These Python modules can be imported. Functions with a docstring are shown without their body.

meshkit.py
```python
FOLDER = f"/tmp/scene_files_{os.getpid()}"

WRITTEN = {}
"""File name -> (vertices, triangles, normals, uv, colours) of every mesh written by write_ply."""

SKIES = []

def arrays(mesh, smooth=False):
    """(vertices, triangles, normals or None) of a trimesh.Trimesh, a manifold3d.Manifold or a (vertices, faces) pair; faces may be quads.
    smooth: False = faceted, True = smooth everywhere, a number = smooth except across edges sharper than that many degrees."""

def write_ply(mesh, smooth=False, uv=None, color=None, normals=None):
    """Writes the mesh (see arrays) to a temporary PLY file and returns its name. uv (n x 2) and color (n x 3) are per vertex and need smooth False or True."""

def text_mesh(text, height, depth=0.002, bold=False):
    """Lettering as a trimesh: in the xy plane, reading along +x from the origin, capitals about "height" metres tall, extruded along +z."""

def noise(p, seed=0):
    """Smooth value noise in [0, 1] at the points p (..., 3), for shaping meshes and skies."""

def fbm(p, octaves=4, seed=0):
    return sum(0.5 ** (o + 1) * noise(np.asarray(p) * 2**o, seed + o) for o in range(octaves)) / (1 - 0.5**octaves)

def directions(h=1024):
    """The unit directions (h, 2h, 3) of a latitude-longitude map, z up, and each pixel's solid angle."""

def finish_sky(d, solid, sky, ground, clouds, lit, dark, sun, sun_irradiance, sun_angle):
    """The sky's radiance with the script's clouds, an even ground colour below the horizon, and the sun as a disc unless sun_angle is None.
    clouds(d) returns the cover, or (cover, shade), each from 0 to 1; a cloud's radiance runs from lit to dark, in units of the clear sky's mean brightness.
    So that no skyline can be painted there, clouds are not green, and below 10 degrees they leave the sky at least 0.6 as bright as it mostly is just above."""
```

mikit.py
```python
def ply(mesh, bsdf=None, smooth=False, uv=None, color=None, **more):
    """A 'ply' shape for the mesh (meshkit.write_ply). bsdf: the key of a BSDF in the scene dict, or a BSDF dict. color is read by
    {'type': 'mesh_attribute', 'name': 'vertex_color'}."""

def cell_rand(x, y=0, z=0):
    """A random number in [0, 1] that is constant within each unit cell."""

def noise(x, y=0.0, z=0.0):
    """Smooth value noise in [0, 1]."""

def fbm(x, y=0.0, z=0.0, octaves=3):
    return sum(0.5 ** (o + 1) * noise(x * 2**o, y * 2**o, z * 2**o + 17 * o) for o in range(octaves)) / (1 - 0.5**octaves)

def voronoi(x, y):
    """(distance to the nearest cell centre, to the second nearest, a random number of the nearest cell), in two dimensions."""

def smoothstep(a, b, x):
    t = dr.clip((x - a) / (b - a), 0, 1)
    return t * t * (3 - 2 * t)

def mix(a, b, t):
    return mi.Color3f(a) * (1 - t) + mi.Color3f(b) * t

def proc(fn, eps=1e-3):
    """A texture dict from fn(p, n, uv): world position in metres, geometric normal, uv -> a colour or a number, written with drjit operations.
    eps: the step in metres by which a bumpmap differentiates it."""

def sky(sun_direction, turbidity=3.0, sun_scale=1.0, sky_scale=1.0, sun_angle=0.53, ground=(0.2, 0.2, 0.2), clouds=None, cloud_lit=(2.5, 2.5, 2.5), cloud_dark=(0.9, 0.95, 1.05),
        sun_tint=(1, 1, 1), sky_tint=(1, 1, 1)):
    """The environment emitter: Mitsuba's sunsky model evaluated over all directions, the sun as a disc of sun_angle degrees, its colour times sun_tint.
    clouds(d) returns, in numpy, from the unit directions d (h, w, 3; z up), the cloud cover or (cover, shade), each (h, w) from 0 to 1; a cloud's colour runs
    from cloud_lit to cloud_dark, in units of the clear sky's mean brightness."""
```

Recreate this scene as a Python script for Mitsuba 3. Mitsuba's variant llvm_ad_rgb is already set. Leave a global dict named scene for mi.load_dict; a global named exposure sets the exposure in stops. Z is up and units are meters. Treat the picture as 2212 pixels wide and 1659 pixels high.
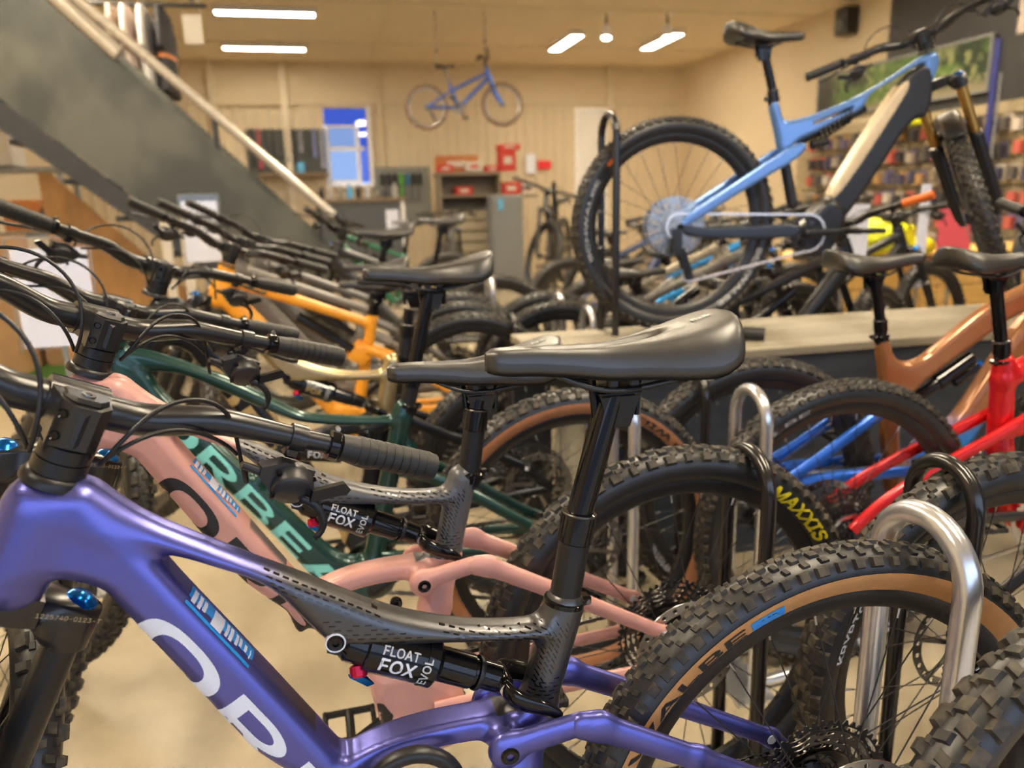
import math, random
import numpy as np, trimesh, mitsuba as mi, drjit as dr
from scipy import ndimage
import shapely
from shapely.geometry import Polygon, Point, LineString, box as sbox
from shapely import affinity
import mikit, meshkit
from mikit import noise, fbm, smoothstep, mix

# ------------------------------------------------------------------ camera, daylight, exposure
PITCH, ROLL, YAW, CAM_H, FOC = math.radians(13.5), math.radians(-1.45), math.radians(12.9), 1.18, 1661.0
exposure = 1.42
T4 = mi.ScalarTransform4f


def cam_axes():
    cp, sp, cr, sr, cy, sy = (f(a) for a in (PITCH, ROLL, YAW) for f in (math.cos, math.sin))
    A = np.array([[cr, -sr, 0], [sr, cr, 0], [0, 0, 1]]) @ np.array([[1, 0, 0], [0, -sp, -cp], [0, cp, -sp]])
    return A @ np.array([[cy, -sy, 0], [sy, cy, 0], [0, 0, 1]])


RC = cam_axes()
EYE = np.array([0, 0, CAM_H])
scene = {'type': 'scene'}
labels = {}
scene['camera'] = {'type': 'thinlens', 'fov': math.degrees(2 * math.atan(1106 / FOC)), 'fov_axis': 'x', 'aperture_radius': 0.0036,
                   'focus_distance': 0.96, 'near_clip': 0.05, 'far_clip': 200.0,
                   'to_world': T4().look_at(origin=EYE.tolist(), target=(EYE + RC[2]).tolist(), up=(-RC[1]).tolist())}
# an overcast day outside the open shop front behind the photographer
scene['sky'] = mikit.sky([0.2, -0.6, 0.75], sun_scale=0.0, sky_scale=1.0, ground=(0.25, 0.25, 0.25),
                         clouds=lambda d: np.ones(d.shape[:2]), cloud_lit=(5.6, 6.9, 9.4), cloud_dark=(5.0, 6.2, 8.4))
LAMP_WARM = (25.0, 21.0, 15.2)
LAMP_COOL = (20.0, 20.5, 22.0)

# ------------------------------------------------------------------ materials


def rgb(c):
    return {'type': 'rgb', 'value': [float(x) for x in c]}


def mat(name, color, rough=0.5, metal=0.0, **kw):
    col = color if isinstance(color, dict) else rgb(color)
    scene['m_' + name] = {'type': 'twosided', 'b': {'type': 'principled', 'base_color': col, 'roughness': rough, 'metallic': metal, **kw}}
    return 'm_' + name


def vmat(name, rough=0.4, metal=0.0, **kw):
    return mat(name, {'type': 'mesh_attribute', 'name': 'vertex_color'}, rough, metal, **kw)


def S(h):
    """sRGB hex to linear"""
    v = np.array([int(h[i:i + 2], 16) for i in (0, 2, 4)]) / 255.0
    return tuple(np.where(v <= 0.04045, v / 12.92, ((v + 0.055) / 1.055) ** 2.4))


BLACK = mat('black', (0.010, 0.010, 0.011), 0.36, 0.0, specular=0.42)
ALU_BLACK = mat('alu_black', (0.011, 0.011, 0.012), 0.27, 0.0, specular=0.6)
GLOSS = mat('gloss_black', (0.004, 0.004, 0.005), 0.09, 0.0, specular=0.4)
RUBBER = mat('rubber', (0.013, 0.0135, 0.015), 0.40, 0.0, specular=0.6)
RUBBER_T = mat('tread', mikit.proc(lambda p, n, uv: mix((0.016, 0.015, 0.013), (0.060, 0.050, 0.034), smoothstep(0.35, 0.75, fbm(p.x * 60, p.y * 60, p.z * 60)))), 0.62, 0.0, specular=0.45)
POD = mat('pod_plastic', (0.016, 0.016, 0.018), 0.42, 0.0, specular=0.6)
GRIP = mat('grip', (0.013, 0.013, 0.013), 0.52)
TAN = mat('tan', mikit.proc(lambda p, n, uv: mix((0.42, 0.20, 0.068), (0.52, 0.26, 0.095), fbm(p.x * 35, p.y * 35, p.z * 35))), 0.5)
TAN2 = mat('tan2', mikit.proc(lambda p, n, uv: mix((0.28, 0.115, 0.05), (0.35, 0.155, 0.07), fbm(p.x * 35, p.y * 35, p.z * 35))), 0.55)
RIM = mat('rim', (0.011, 0.011, 0.012), 0.36)
STEEL = mat('steel', (0.55, 0.55, 0.54), 0.25, 1.0)
DSTEEL = mat('dark_steel', (0.16, 0.155, 0.15), 0.3, 1.0)
BSTEEL = mat('black_steel', (0.03, 0.03, 0.032), 0.32, 0.5)
SPOKE = mat('spoke', (0.05, 0.05, 0.05), 0.3, 0.6)
GALV = mat('galvanised', mikit.proc(lambda p, n, uv: mix((0.62, 0.65, 0.70), (0.80, 0.82, 0.86), fbm(p.x * 50, p.y * 50, p.z * 25))), 0.28, 0.9)
LOOPB = mat('loop_black', (0.009, 0.009, 0.01), 0.22, 0.0, specular=0.7)
WHITE_INK = mat('white_ink', (0.72, 0.75, 0.82), 0.4)
BLACK_INK = mat('black_ink', (0.013, 0.013, 0.015), 0.4)
AQUA_INK = mat('aqua_ink', (0.22, 0.68, 0.66), 0.35)
YELLOW_INK = mat('yellow_ink', (0.88, 0.72, 0.02), 0.5)
GREY_INK = mat('grey_ink', (0.45, 0.46, 0.47), 0.45)
GOLD_INK = mat('gold_ink', (0.45, 0.32, 0.14), 0.45)
DASH_INK = mat('dash_ink', (0.004, 0.004, 0.005), 0.08, 0.0, specular=0.7)
PINK_INK = mat('pink_ink', (0.8, 0.55, 0.5), 0.45)
BLUE_STK = mat('blue_sticker', (0.02, 0.25, 0.66), 0.35)
BLUE_ANO = mat('blue_anodised', (0.01, 0.16, 0.62), 0.2, 0.9)
RED_ANO = mat('red_anodised', (0.6, 0.015, 0.06), 0.25, 0.7)
PAPER = mat('paper', (0.74, 0.77, 0.88), 0.6)
SADDLE = mat('saddle', (0.013, 0.0125, 0.012), 0.40, 0.0, specular=1.0)
GOLDST = mat('gold_stanchion', (0.62, 0.36, 0.10), 0.18, 0.9)
WHITE = mat('white', (0.75, 0.74, 0.72), 0.5)
# frame paints; the colours themselves are per vertex (paint schemes that change along a frame)
SATIN = vmat('satin_paint', 0.33, 0.85, specular=0.6, clearcoat=1.0, clearcoat_gloss=0.6)
MATTE = vmat('matte_paint', 0.33, 0.0, specular=0.55)
GLOSSP = vmat('gloss_paint', 0.22, 0.35, clearcoat=1.0, clearcoat_gloss=0.95)

# ------------------------------------------------------------------ mesh helpers
_seen = {}


def numbered(key):
    n = _seen.get(key, -1) + 1
    _seen[key] = n
    return key if n == 0 else f'{key}_{n:03d}'


def mx(M):
    return T4(np.asarray(M, float).tolist())


def P(mesh, smooth=35, color=None):
    if isinstance(mesh, dict):
        return mesh
    return mikit.ply(mesh, None, True if color is not None else smooth, color=color)


def thing(name, label, cat, group=None):
    key = numbered(name)
    labels[key] = {'label': label, 'category': cat}
    if group:
        labels[key]['group'] = group
    return key


def add(parent, name, mesh, bsdf, M=None, smooth=35, color=None, label=None, stuff=False):
    key = numbered(parent + '__' + name)
    d = {**P(mesh, smooth, color), 'bsdf': {'type': 'ref', 'id': bsdf}}
    if M is not None:
        d['to_world'] = mx(M)
    scene[key] = d
    if label:
        labels[key] = {'label': label}
    if stuff:
        labels.setdefault(key, {})['kind'] = 'stuff'
    return key


def single(name, label, cat, mesh, bsdf, M=None, smooth=35, group=None, color=None):
    key = thing(name, label, cat, group)
    d = {**P(mesh, smooth, color), 'bsdf': {'type': 'ref', 'id': bsdf}}
    if M is not None:
        d['to_world'] = mx(M)
    scene[key] = d
    return key


def struct(name, mesh, bsdf, smooth=False, label=None):
    scene[name] = {**P(mesh, smooth), 'bsdf': {'type': 'ref', 'id': bsdf}}
    labels[name] = {'kind': 'structure', 'label': label or name.replace('_', ' ')}
    return name


def cat_(ms):
    return trimesh.util.concatenate([m for m in ms if m is not None])


def box(c, s, bevel=0.0):
    c, s = np.array(c, float), np.array(s, float)
    if bevel <= 0:
        m = trimesh.creation.box(s)
    else:
        b = min(bevel, s.min() * 0.45)
        pts = []
        for sx in (-1, 1):
            for sy in (-1, 1):
                for sz in (-1, 1):
                    h = s / 2
                    for k in range(3):
                        q = np.array([sx, sy, sz]) * (h - b)
                        q[k] = (sx, sy, sz)[k] * h[k]
                        pts.append(q)
        m = trimesh.convex.convex_hull(np.array(pts))
    m.apply_translation(c)
    return m


def hull(pts):
    return trimesh.convex.convex_hull(np.array(pts, float))


def rotm(axis, deg):
    return trimesh.transformations.rotation_matrix(math.radians(deg), axis)


def trans(x, y=0, z=0):
    M = np.eye(4)
    M[:3, 3] = (x, y, z)
    return M


def basis(o, x, y, z):
    M = np.eye(4)
    M[:3, 0], M[:3, 1], M[:3, 2], M[:3, 3] = x, y, z, o
    return M


def unit(v):
    v = np.asarray(v, float)
    return v / np.linalg.norm(v)


def align(p, d, up=(0, 0, 1)):
    """frame at p whose z axis points along d"""
    z = unit(d)
    up = np.array(up, float)
    if abs(z @ up) > 0.98:
        up = np.array([1.0, 0, 0])
    x = unit(np.cross(up, z))
    return basis(p, x, np.cross(z, x), z)


def spline(pts, n=24):
    pts = np.array(pts, float)
    if len(pts) < 3:
        return pts
    from scipy.interpolate import CubicSpline
    t = np.r_[0, np.cumsum(np.linalg.norm(np.diff(pts, axis=0), axis=1))]
    return CubicSpline(t, pts)(np.linspace(0, t[-1], n))


def tube(path, r, n=10, caps=True, flat=1.0, up=None):
    """a swept tube; r a number or one per point; flat squeezes the second axis"""
    path = np.array(path, float)
    k = len(path)
    r = np.broadcast_to(np.asarray(r, float), (k,))
    t = np.gradient(path, axis=0)
    t /= np.linalg.norm(t, axis=1, keepdims=True)
    u = np.array(up, float) if up is not None else (np.array([0, 0, 1.0]) if abs(t[0][2]) < 0.9 else np.array([1.0, 0, 0]))
    V = []
    ang = np.arange(n) / n * 2 * np.pi
    for i in range(k):
        u = u - t[i] * (u @ t[i])
        u /= np.linalg.norm(u)
        w = np.cross(t[i], u)
        V.append(path[i] + r[i] * (np.cos(ang)[:, None] * u + flat * np.sin(ang)[:, None] * w))
    V = np.concatenate(V)
    i, j = np.meshgrid(np.arange(k - 1), np.arange(n), indexing='ij')
    a, b = i * n + j, i * n + (j + 1) % n
    F = np.concatenate([np.stack([a, b, b + n], -1).reshape(-1, 3), np.stack([a, b + n, a + n], -1).reshape(-1, 3)])
    if caps:
        V = np.vstack([V, path[0], path[-1]])
        q = np.arange(n)
        F = np.vstack([F, np.stack([(q + 1) % n, q, q * 0 + k * n], -1), np.stack([(k - 1) * n + q, (k - 1) * n + (q + 1) % n, q * 0 + k * n + 1], -1)])
    return trimesh.Trimesh(V, F, process=False)


def rod(a, b, r, r2=None, n=10):
    return tube([a, b], [r, r if r2 is None else r2], n)


def lathe(prof, n=48, M=None):
    """profile (r, h) turned about z"""
    prof = np.array(prof, float)
    k = len(prof)
    ang = np.arange(n) / n * 2 * np.pi
    V = np.stack([prof[:, :1] * np.cos(ang), prof[:, :1] * np.sin(ang), np.repeat(prof[:, 1:], n, 1)], -1).reshape(-1, 3)
    i, j = np.meshgrid(np.arange(k - 1), np.arange(n), indexing='ij')
    a, b = i * n + j, i * n + (j + 1) % n
    F = np.concatenate([np.stack([a, b, b + n], -1).reshape(-1, 3), np.stack([a, b + n, a + n], -1).reshape(-1, 3)])
    m = trimesh.Trimesh(V, F, process=False)
    if M is not None:
        m.apply_transform(M)
    return m


TO_Y = basis((0, 0, 0), (1, 0, 0), (0, 0, -1), (0, 1, 0))      # z axis of a turned part onto +y
TO_Y[:3, :3] = np.array([[1, 0, 0], [0, 0, 1], [0, -1, 0]], float)


def extrude(poly, t, M=None):
    polys = getattr(poly, 'geoms', [poly])
    ms = [trimesh.creation.extrude_polygon(p, t, engine='earcut') for p in polys if p.area > 1e-9]
    m = trimesh.util.concatenate(ms)
    m.apply_translation([0, 0, -t / 2])
    if M is not None:
        m.apply_transform(M)
    return m


XZ = np.array([[1, 0, 0, 0], [0, 0, -1, 0], [0, 1, 0, 0], [0, 0, 0, 1]], float)   # drawing (x, y) onto the plane x, z (thickness along y)


def chaikin(p, n=2, keep=()):
    p = np.array(p, float)
    for _ in range(n):
        q = np.roll(p, -1, 0)
        p = np.stack([0.75 * p + 0.25 * q, 0.25 * p + 0.75 * q], 1).reshape(-1, 2)
    return p


def poly_sdf(p, X, Z):
    p = np.array(p, float)
    d = np.full(X.shape, 1e9)
    s = np.ones(X.shape, bool)
    for a, b in zip(p, np.roll(p, -1, 0)):
        e = b - a
        wx, wz = X - a[0], Z - a[1]
        t = np.clip((wx * e[0] + wz * e[1]) / max(e @ e, 1e-12), 0, 1)
        d = np.minimum(d, (wx - e[0] * t) ** 2 + (wz - e[1] * t) ** 2)
        c = ((a[1] > Z) != (b[1] > Z)) & (X < (b[0] - a[0]) * (Z - a[1]) / (b[1] - a[1] if b[1] != a[1] else 1e-12) + a[0])
        s ^= c
    return np.sqrt(d) * np.where(s, 1, -1)


def snets(V, lo, h):
    """surface nets of the field V (inside negative) -> vertices, faces"""
    s = V < 0
    n = np.array(V.shape)
    sh = lambda a, i, j, k: a[i:n[0] - 1 + i, j:n[1] - 1 + j, k:n[2] - 1 + k]
    cs = [(i, j, k) for i in (0, 1) for j in (0, 1) for k in (0, 1)]
    cnt = sum(sh(s, *c).astype(np.int8) for c in cs)
    cell = np.argwhere((cnt > 0) & (cnt < 8))
    idx = -np.ones(n - 1, np.int64)
    idx[tuple(cell.T)] = np.arange(len(cell))
    acc, num = np.zeros((len(cell), 3)), np.zeros(len(cell))
    for a in cs:
        for ax in range(3):
            if a[ax]:
                continue
            b = list(a)
            b[ax] = 1
            va, vb = V[tuple((cell + a).T)], V[tuple((cell + b).T)]
            m = (va < 0) != (vb < 0)
            t = np.where(m, va / np.where(va == vb, 1, va - vb), 0)
            q = np.array(a, float)[None].repeat(len(cell), 0)
            q[:, ax] = t
            acc[m] += q[m]
            num[m] += 1
    vert = cell + acc / num[:, None]
    F = []
    for ax in range(3):
        u, w = (ax + 1) % 3, (ax + 2) % 3
        e = [0, 0, 0]
        e[ax] = 1
        a = s[:n[0] - e[0], :n[1] - e[1], :n[2] - e[2]]
        b = s[e[0]:, e[1]:, e[2]:]
        q = np.argwhere(a != b)
        q = q[(q[:, u] > 0) & (q[:, w] > 0) & (q[:, u] < n[u] - 1) & (q[:, w] < n[w] - 1)]
        flip = a[tuple(q.T)]
        g = []
        for du, dw in ((1, 1), (0, 1), (0, 0), (1, 0)):
            c = q.copy()
            c[:, u] -= du
            c[:, w] -= dw
            g.append(idx[tuple(c.T)])
        g = np.stack(g, 1)
        g[~flip] = g[~flip][:, ::-1]
        F.append(g)
    F = np.concatenate(F)
    # one Newton step onto the surface
    gr = np.gradient(V)
    val = ndimage.map_coordinates(V, vert.T, order=1)
    G = np.stack([ndimage.map_coordinates(g_, vert.T, order=1) for g_ in gr], 1)
    vert = vert - np.clip(val / np.maximum((G * G).sum(1), 1e-12), -0.5, 0.5)[:, None] * G
    F = np.vstack([F[:, [0, 1, 2]], F[:, [0, 2, 3]]])
    return trimesh.Trimesh(vert * h + lo, F, process=False)


def sculpt(pieces, h=0.003, k=0.012):
    """pieces, smoothly joined: ('poly', outline in x z, half thickness, rounding, y offset, cut=False), ('cap', p, q, r0, r1, y squeeze)"""
    pts = []
    for p in pieces:
        if p[0] == 'cut':
            continue
        if p[0] == 'poly':
            a = np.array(p[1])
            yo = p[4] if len(p) > 4 else 0
            pts += [[a[:, 0].min(), yo - p[2], a[:, 1].min()], [a[:, 0].max(), yo + p[2], a[:, 1].max()]]
        else:
            r = max(p[3], p[4])
            for q in (p[1], p[2]):
                pts += [np.array(q) - r, np.array(q) + r]
    pts = np.array(pts)
    lo, hi = pts.min(0) - 3 * h, pts.max(0) + 3 * h
    n = np.ceil((hi - lo) / h).astype(int) + 1
    x, y, z = (lo[i] + h * np.arange(n[i]) for i in range(3))
    X2, Z2 = np.meshgrid(x, z, indexing='ij')
    V = None
    for p in pieces:
        if p[0] in ('poly', 'cut'):
            _, out, t, r = p[:4]
            yo = p[4] if len(p) > 4 else 0.0
            d2 = poly_sdf(chaikin(out, 2), X2, Z2)[:, None, :]
            dy = (np.abs(y - yo) - t)[None, :, None]
            a, b = d2 + r, dy + r
            d = np.sqrt(np.maximum(a, 0) ** 2 + np.maximum(b, 0) ** 2) + np.minimum(np.maximum(a, b), 0) - r
        else:
            _, p0, p1, r0, r1 = p[:5]
            sq = p[5] if len(p) > 5 else 1.0
            p0, p1 = np.array(p0, float), np.array(p1, float)
            e = (p1 - p0) * [1, 1 / sq, 1]
            X, Y, Z = x[:, None, None] - p0[0], (y[None, :, None] - p0[1]) / sq, z[None, None, :] - p0[2]
            t = np.clip((X * e[0] + Y * e[1] + Z * e[2]) / (e @ e), 0, 1)
            d = np.sqrt((X - e[0] * t) ** 2 + (Y - e[1] * t) ** 2 + (Z - e[2] * t) ** 2) - (r0 + (r1 - r0) * t)
        if V is None:
            V = np.broadcast_to(d, n).copy()
        elif p[0] == 'cut':
            V = np.maximum(V, -d)
        else:
            g = np.clip(0.5 + 0.5 * (d - V) / k, 0, 1)
            V = d * (1 - g) + V * g - k * g * (1 - g)
    return snets(V, lo, h)


def drape(polys, mesh, lift=0.0005, side=1, cell=0.006):
    """flat shapes in x z laid on the side of a mesh that faces +y (side 1) or -y"""
    V, F, at = [], [], 0
    for g in getattr(polys, 'geoms', [polys]):
        if g.is_empty or g.area < 1e-8:
            continue
        g = g.segmentize(cell)
        v, f = trimesh.creation.triangulate_polygon(g, engine='earcut')
        m = trimesh.Trimesh(np.c_[v, np.zeros(len(v))], f, process=False)
        for _ in range(3):
            el = m.edges_unique_length
            if el.max() < cell * 2.2:
                break
            m = m.subdivide()
        V.append(m.vertices[:, :2])
        F.append(m.faces + at)
        at += len(m.vertices)
    v2, f = np.concatenate(V), np.concatenate(F)
    o = np.c_[v2[:, 0], np.full(len(v2), 0.5 * side), v2[:, 1]]
    loc, ray, tri = mesh.ray.intersects_location(o, np.tile([0, -1.0 * side, 0], (len(o), 1)), multiple_hits=False)
    y = np.full(len(o), np.nan)
    y[ray] = loc[:, 1]
    ok = ~np.isnan(y)
    f = f[ok[f].all(1)]
    nrm = mesh.face_normals
    out = np.c_[v2[:, 0], np.nan_to_num(y), v2[:, 1]]
    add_ = np.zeros_like(out)
    add_[ray] = nrm[tri] * np.sign(nrm[tri][:, 1:2]) * side
    out += lift * add_
    m = trimesh.Trimesh(out, f, process=False)
    m.remove_unreferenced_vertices()
    return m


def text_poly(text, height, bold=True):
    """lettering as a shapely shape reading along +x, capitals about height tall"""
    m = meshkit.text_mesh(text, 1.0, 0.1, bold)
    top = np.abs(m.triangles[:, :, 2] - m.vertices[:, 2].max()).max(1) < 1e-6
    polys = [Polygon(t[:, :2]) for t in m.triangles[top]]
    s = shapely.union_all([p.buffer(0.004) for p in polys if p.area > 1e-9]).simplify(0.012)
    return affinity.scale(s, height, height, origin=(0, 0))


def tri2d(shape, cell):
    V, F, at = [], [], 0
    for g in getattr(shape, 'geoms', [shape]):
        if g.area < 1e-9:
            continue
        v, f = trimesh.creation.triangulate_polygon(g.segmentize(cell), engine='earcut')
        V.append(v)
        F.append(f + at)
        at += len(v)
    return np.concatenate(V), np.concatenate(F)


def wrap(shape, p, d, r, ang0, up=(0, 1, 0), lift=0.0004, cell=0.004):
    """a flat shape (x along the axis, y around it) wrapped on a cylinder from p along d"""
    v, f = tri2d(shape, cell)
    z = unit(d)
    x = unit(np.array(up) - z * (np.array(up) @ z))
    y = np.cross(z, x)
    a = ang0 + v[:, 1] / r
    out = np.array(p) + v[:, :1] * z + (r + lift) * (np.cos(a)[:, None] * x + np.sin(a)[:, None] * y)
    return trimesh.Trimesh(out, f, process=False)

# ------------------------------------------------------------------ wheels (hub at the origin, axle along y)
TRC, TRA, TRB = 0.342, 0.030, 0.031


def tire_pt(phi):
    return TRC + TRA * np.cos(phi), TRB * np.sin(phi)


def side_y(r):
    return TRB * np.sqrt(np.maximum(1 - ((r - TRC) / TRA) ** 2, 0.0))


def tire_mesh(rows, n=120):
    """carcass and knobs; rows of (angle across the tyre in degrees, count, length, width, height, phase, skew)"""
    phi = np.radians(np.linspace(-148, 148, 23))
    body = lathe(np.stack(tire_pt(phi), 1), n, TO_Y)
    V, F, at = [], [], 0
    q = np.array([[-1, -1], [1, -1], [1, 1], [-1, 1]], float)
    ff = np.array([[4, 5, 6], [4, 6, 7], [0, 1, 5], [0, 5, 4], [1, 2, 6], [1, 6, 5], [2, 3, 7], [2, 7, 6], [3, 0, 4], [3, 4, 7]])
    for deg, cnt, L, Wd, H, ph, skew in rows:
        for sgn in ((-1, 1) if deg else (1,)):
            f = math.radians(deg) * sgn
            r, y = tire_pt(f)
            nr, ny = unit((math.cos(f) / TRA, math.sin(f) / TRB))
            for i in range(cnt):
                t = 2 * math.pi * (i + ph + (0.5 if sgn < 0 else 0)) / cnt
                er, et = np.array([math.cos(t), 0, math.sin(t)]), np.array([-math.sin(t), 0, math.cos(t)])
                nn = nr * er + np.array([0, ny, 0])
                cc = np.cross(et, nn)
                c = r * er + np.array([0, y, 0])
                LL = L * (1 + 0.25 * math.sin(i * 2.1))
                for lev, k, hh in ((0, 1.12, -0.002), (1, 0.86, H)):
                    for a, b in q:
                        V.append(c + nn * hh + et * (a * LL * 0.5 * k + b * skew * Wd * 0.5 * sgn) + cc * b * Wd * 0.5 * k)
                F.append(ff + at)
                at += 8
    kn = trimesh.Trimesh(np.array(V), np.concatenate(F), process=False)
    return body, kn


WALL = {}
for _s in (-1, 1):
    _r = np.linspace(0.3155, 0.3455, 8)
    WALL[_s] = lathe(np.stack([_r, _s * (side_y(_r) + 0.0009)], 1), 120, TO_Y)
TIRES = {
    'fine': tire_mesh([(9, 88, .011, .010, .0035, 0, .2), (30, 88, .009, .008, .0035, .35, .3), (56, 88, .0135, .0125, .005, .0, 0)]),
    'block': tire_mesh([(10, 66, .013, .014, .0045, 0, .15), (29, 66, .009, .008, .003, .5, 0), (50, 66, .017, .016, .0062, .2, 0)]),
    'big': tire_mesh([(11, 58, .017, .016, .0045, 0, .25), (50, 58, .021, .017, .0062, .5, .1), (31, 58, .012, .010, .004, .25, 0)]),
    'far': tire_mesh([(12, 60, .016, .015, .005, 0, .2), (48, 60, .018, .016, .006, .4, 0)], 64),
    'slick': (lathe(np.stack(tire_pt(np.radians(np.linspace(-148, 148, 15))), 1), 64, TO_Y), None),
}
TIRES = {k: (P(a, True), P(b, False) if b is not None else None) for k, (a, b) in TIRES.items()}
WALL = {k: P(v, True) for k, v in WALL.items()}
_rimp = [(.3165, -.0165), (.3105, -.0175), (.296, -.013), (.288, -.006), (.288, .006), (.296, .013), (.3105, .0175), (.3165, .0165)]
RIM_MESH = P(lathe(_rimp, 120, TO_Y), 40)
HUB_MESH = P(lathe([(.006, -.072), (.012, -.07), (.012, -.05), (.028, -.046), (.029, -.04), (.016, -.034), (.014, 0), (.017, .03), (.029, .036), (.028, .042), (.02, .05), (.012, .06), (.012, .07), (.006, .072)], 28, TO_Y), 40)
SPOKES = []
for _i in range(28):
    _sd = 1 if _i % 2 else -1
    _ta = 2 * math.pi * _i / 28
    _hub = _ta + (0.9 if (_i // 2) % 2 else -0.9)
    SPOKES.append(tube([(0.027 * math.cos(_hub), _sd * .038, .027 * math.sin(_hub)), (.291 * math.cos(_ta), _sd * .002, .291 * math.sin(_ta))], 0.00105, 5))
SPOKES_ALL = P(cat_(SPOKES), True)
SPOKES = [P(m, True) for m in SPOKES]
NIPPLES = P(cat_([rod((.274 * math.cos(a), s * .0045, .274 * math.sin(a)), (.291 * math.cos(a), s * .002, .291 * math.sin(a)), .0019, n=5) for i in range(28) for a, s in ((2 * math.pi * i / 28, 1 if i % 2 else -1),)]), True)


def cog(n, rt, hole, t, depth=.006, slots=0):
    a = np.arange(n * 4) / (n * 4) * 2 * np.pi
    r = np.where(np.arange(n * 4) % 4 < 2, rt, rt - depth)
    g = Polygon(np.stack([r * np.cos(a), r * np.sin(a)], 1)).difference(Point(0, 0).buffer(hole))
    if slots:
        for i in range(slots):
            b = 2 * math.pi * i / slots
            g = g.difference(affinity.rotate(affinity.scale(Point((hole + rt - depth) / 2, 0).buffer(1, 6), (rt - hole - depth) * .3, rt * .16), math.degrees(b), origin=(0, 0)))
    return extrude(g, t)


_cogs = [51, 45, 39, 33, 28, 24, 21, 18, 16, 14, 12, 10]
CASS_BIG, CASS_SMALL = [], []
for _i, _n in enumerate(_cogs):
    _rt = _n * .0127 / (2 * math.pi) + .004
    m = cog(_n, _rt, max(_rt - .017, .012), .002, slots=14 if _n > 30 else 0)
    m.apply_transform(TO_Y @ trans(0, 0, -(.022 + .0037 * _i)))
    (CASS_BIG if _i < 1 else CASS_SMALL).append(m)
CASS_SMALL.append(lathe([(.022, -.06), (.05, -.03), (.06, -.022)], 18, TO_Y))
CASS_BIG, CASS_SMALL = P(cat_(CASS_BIG), 20), P(cat_(CASS_SMALL), 20)


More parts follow.
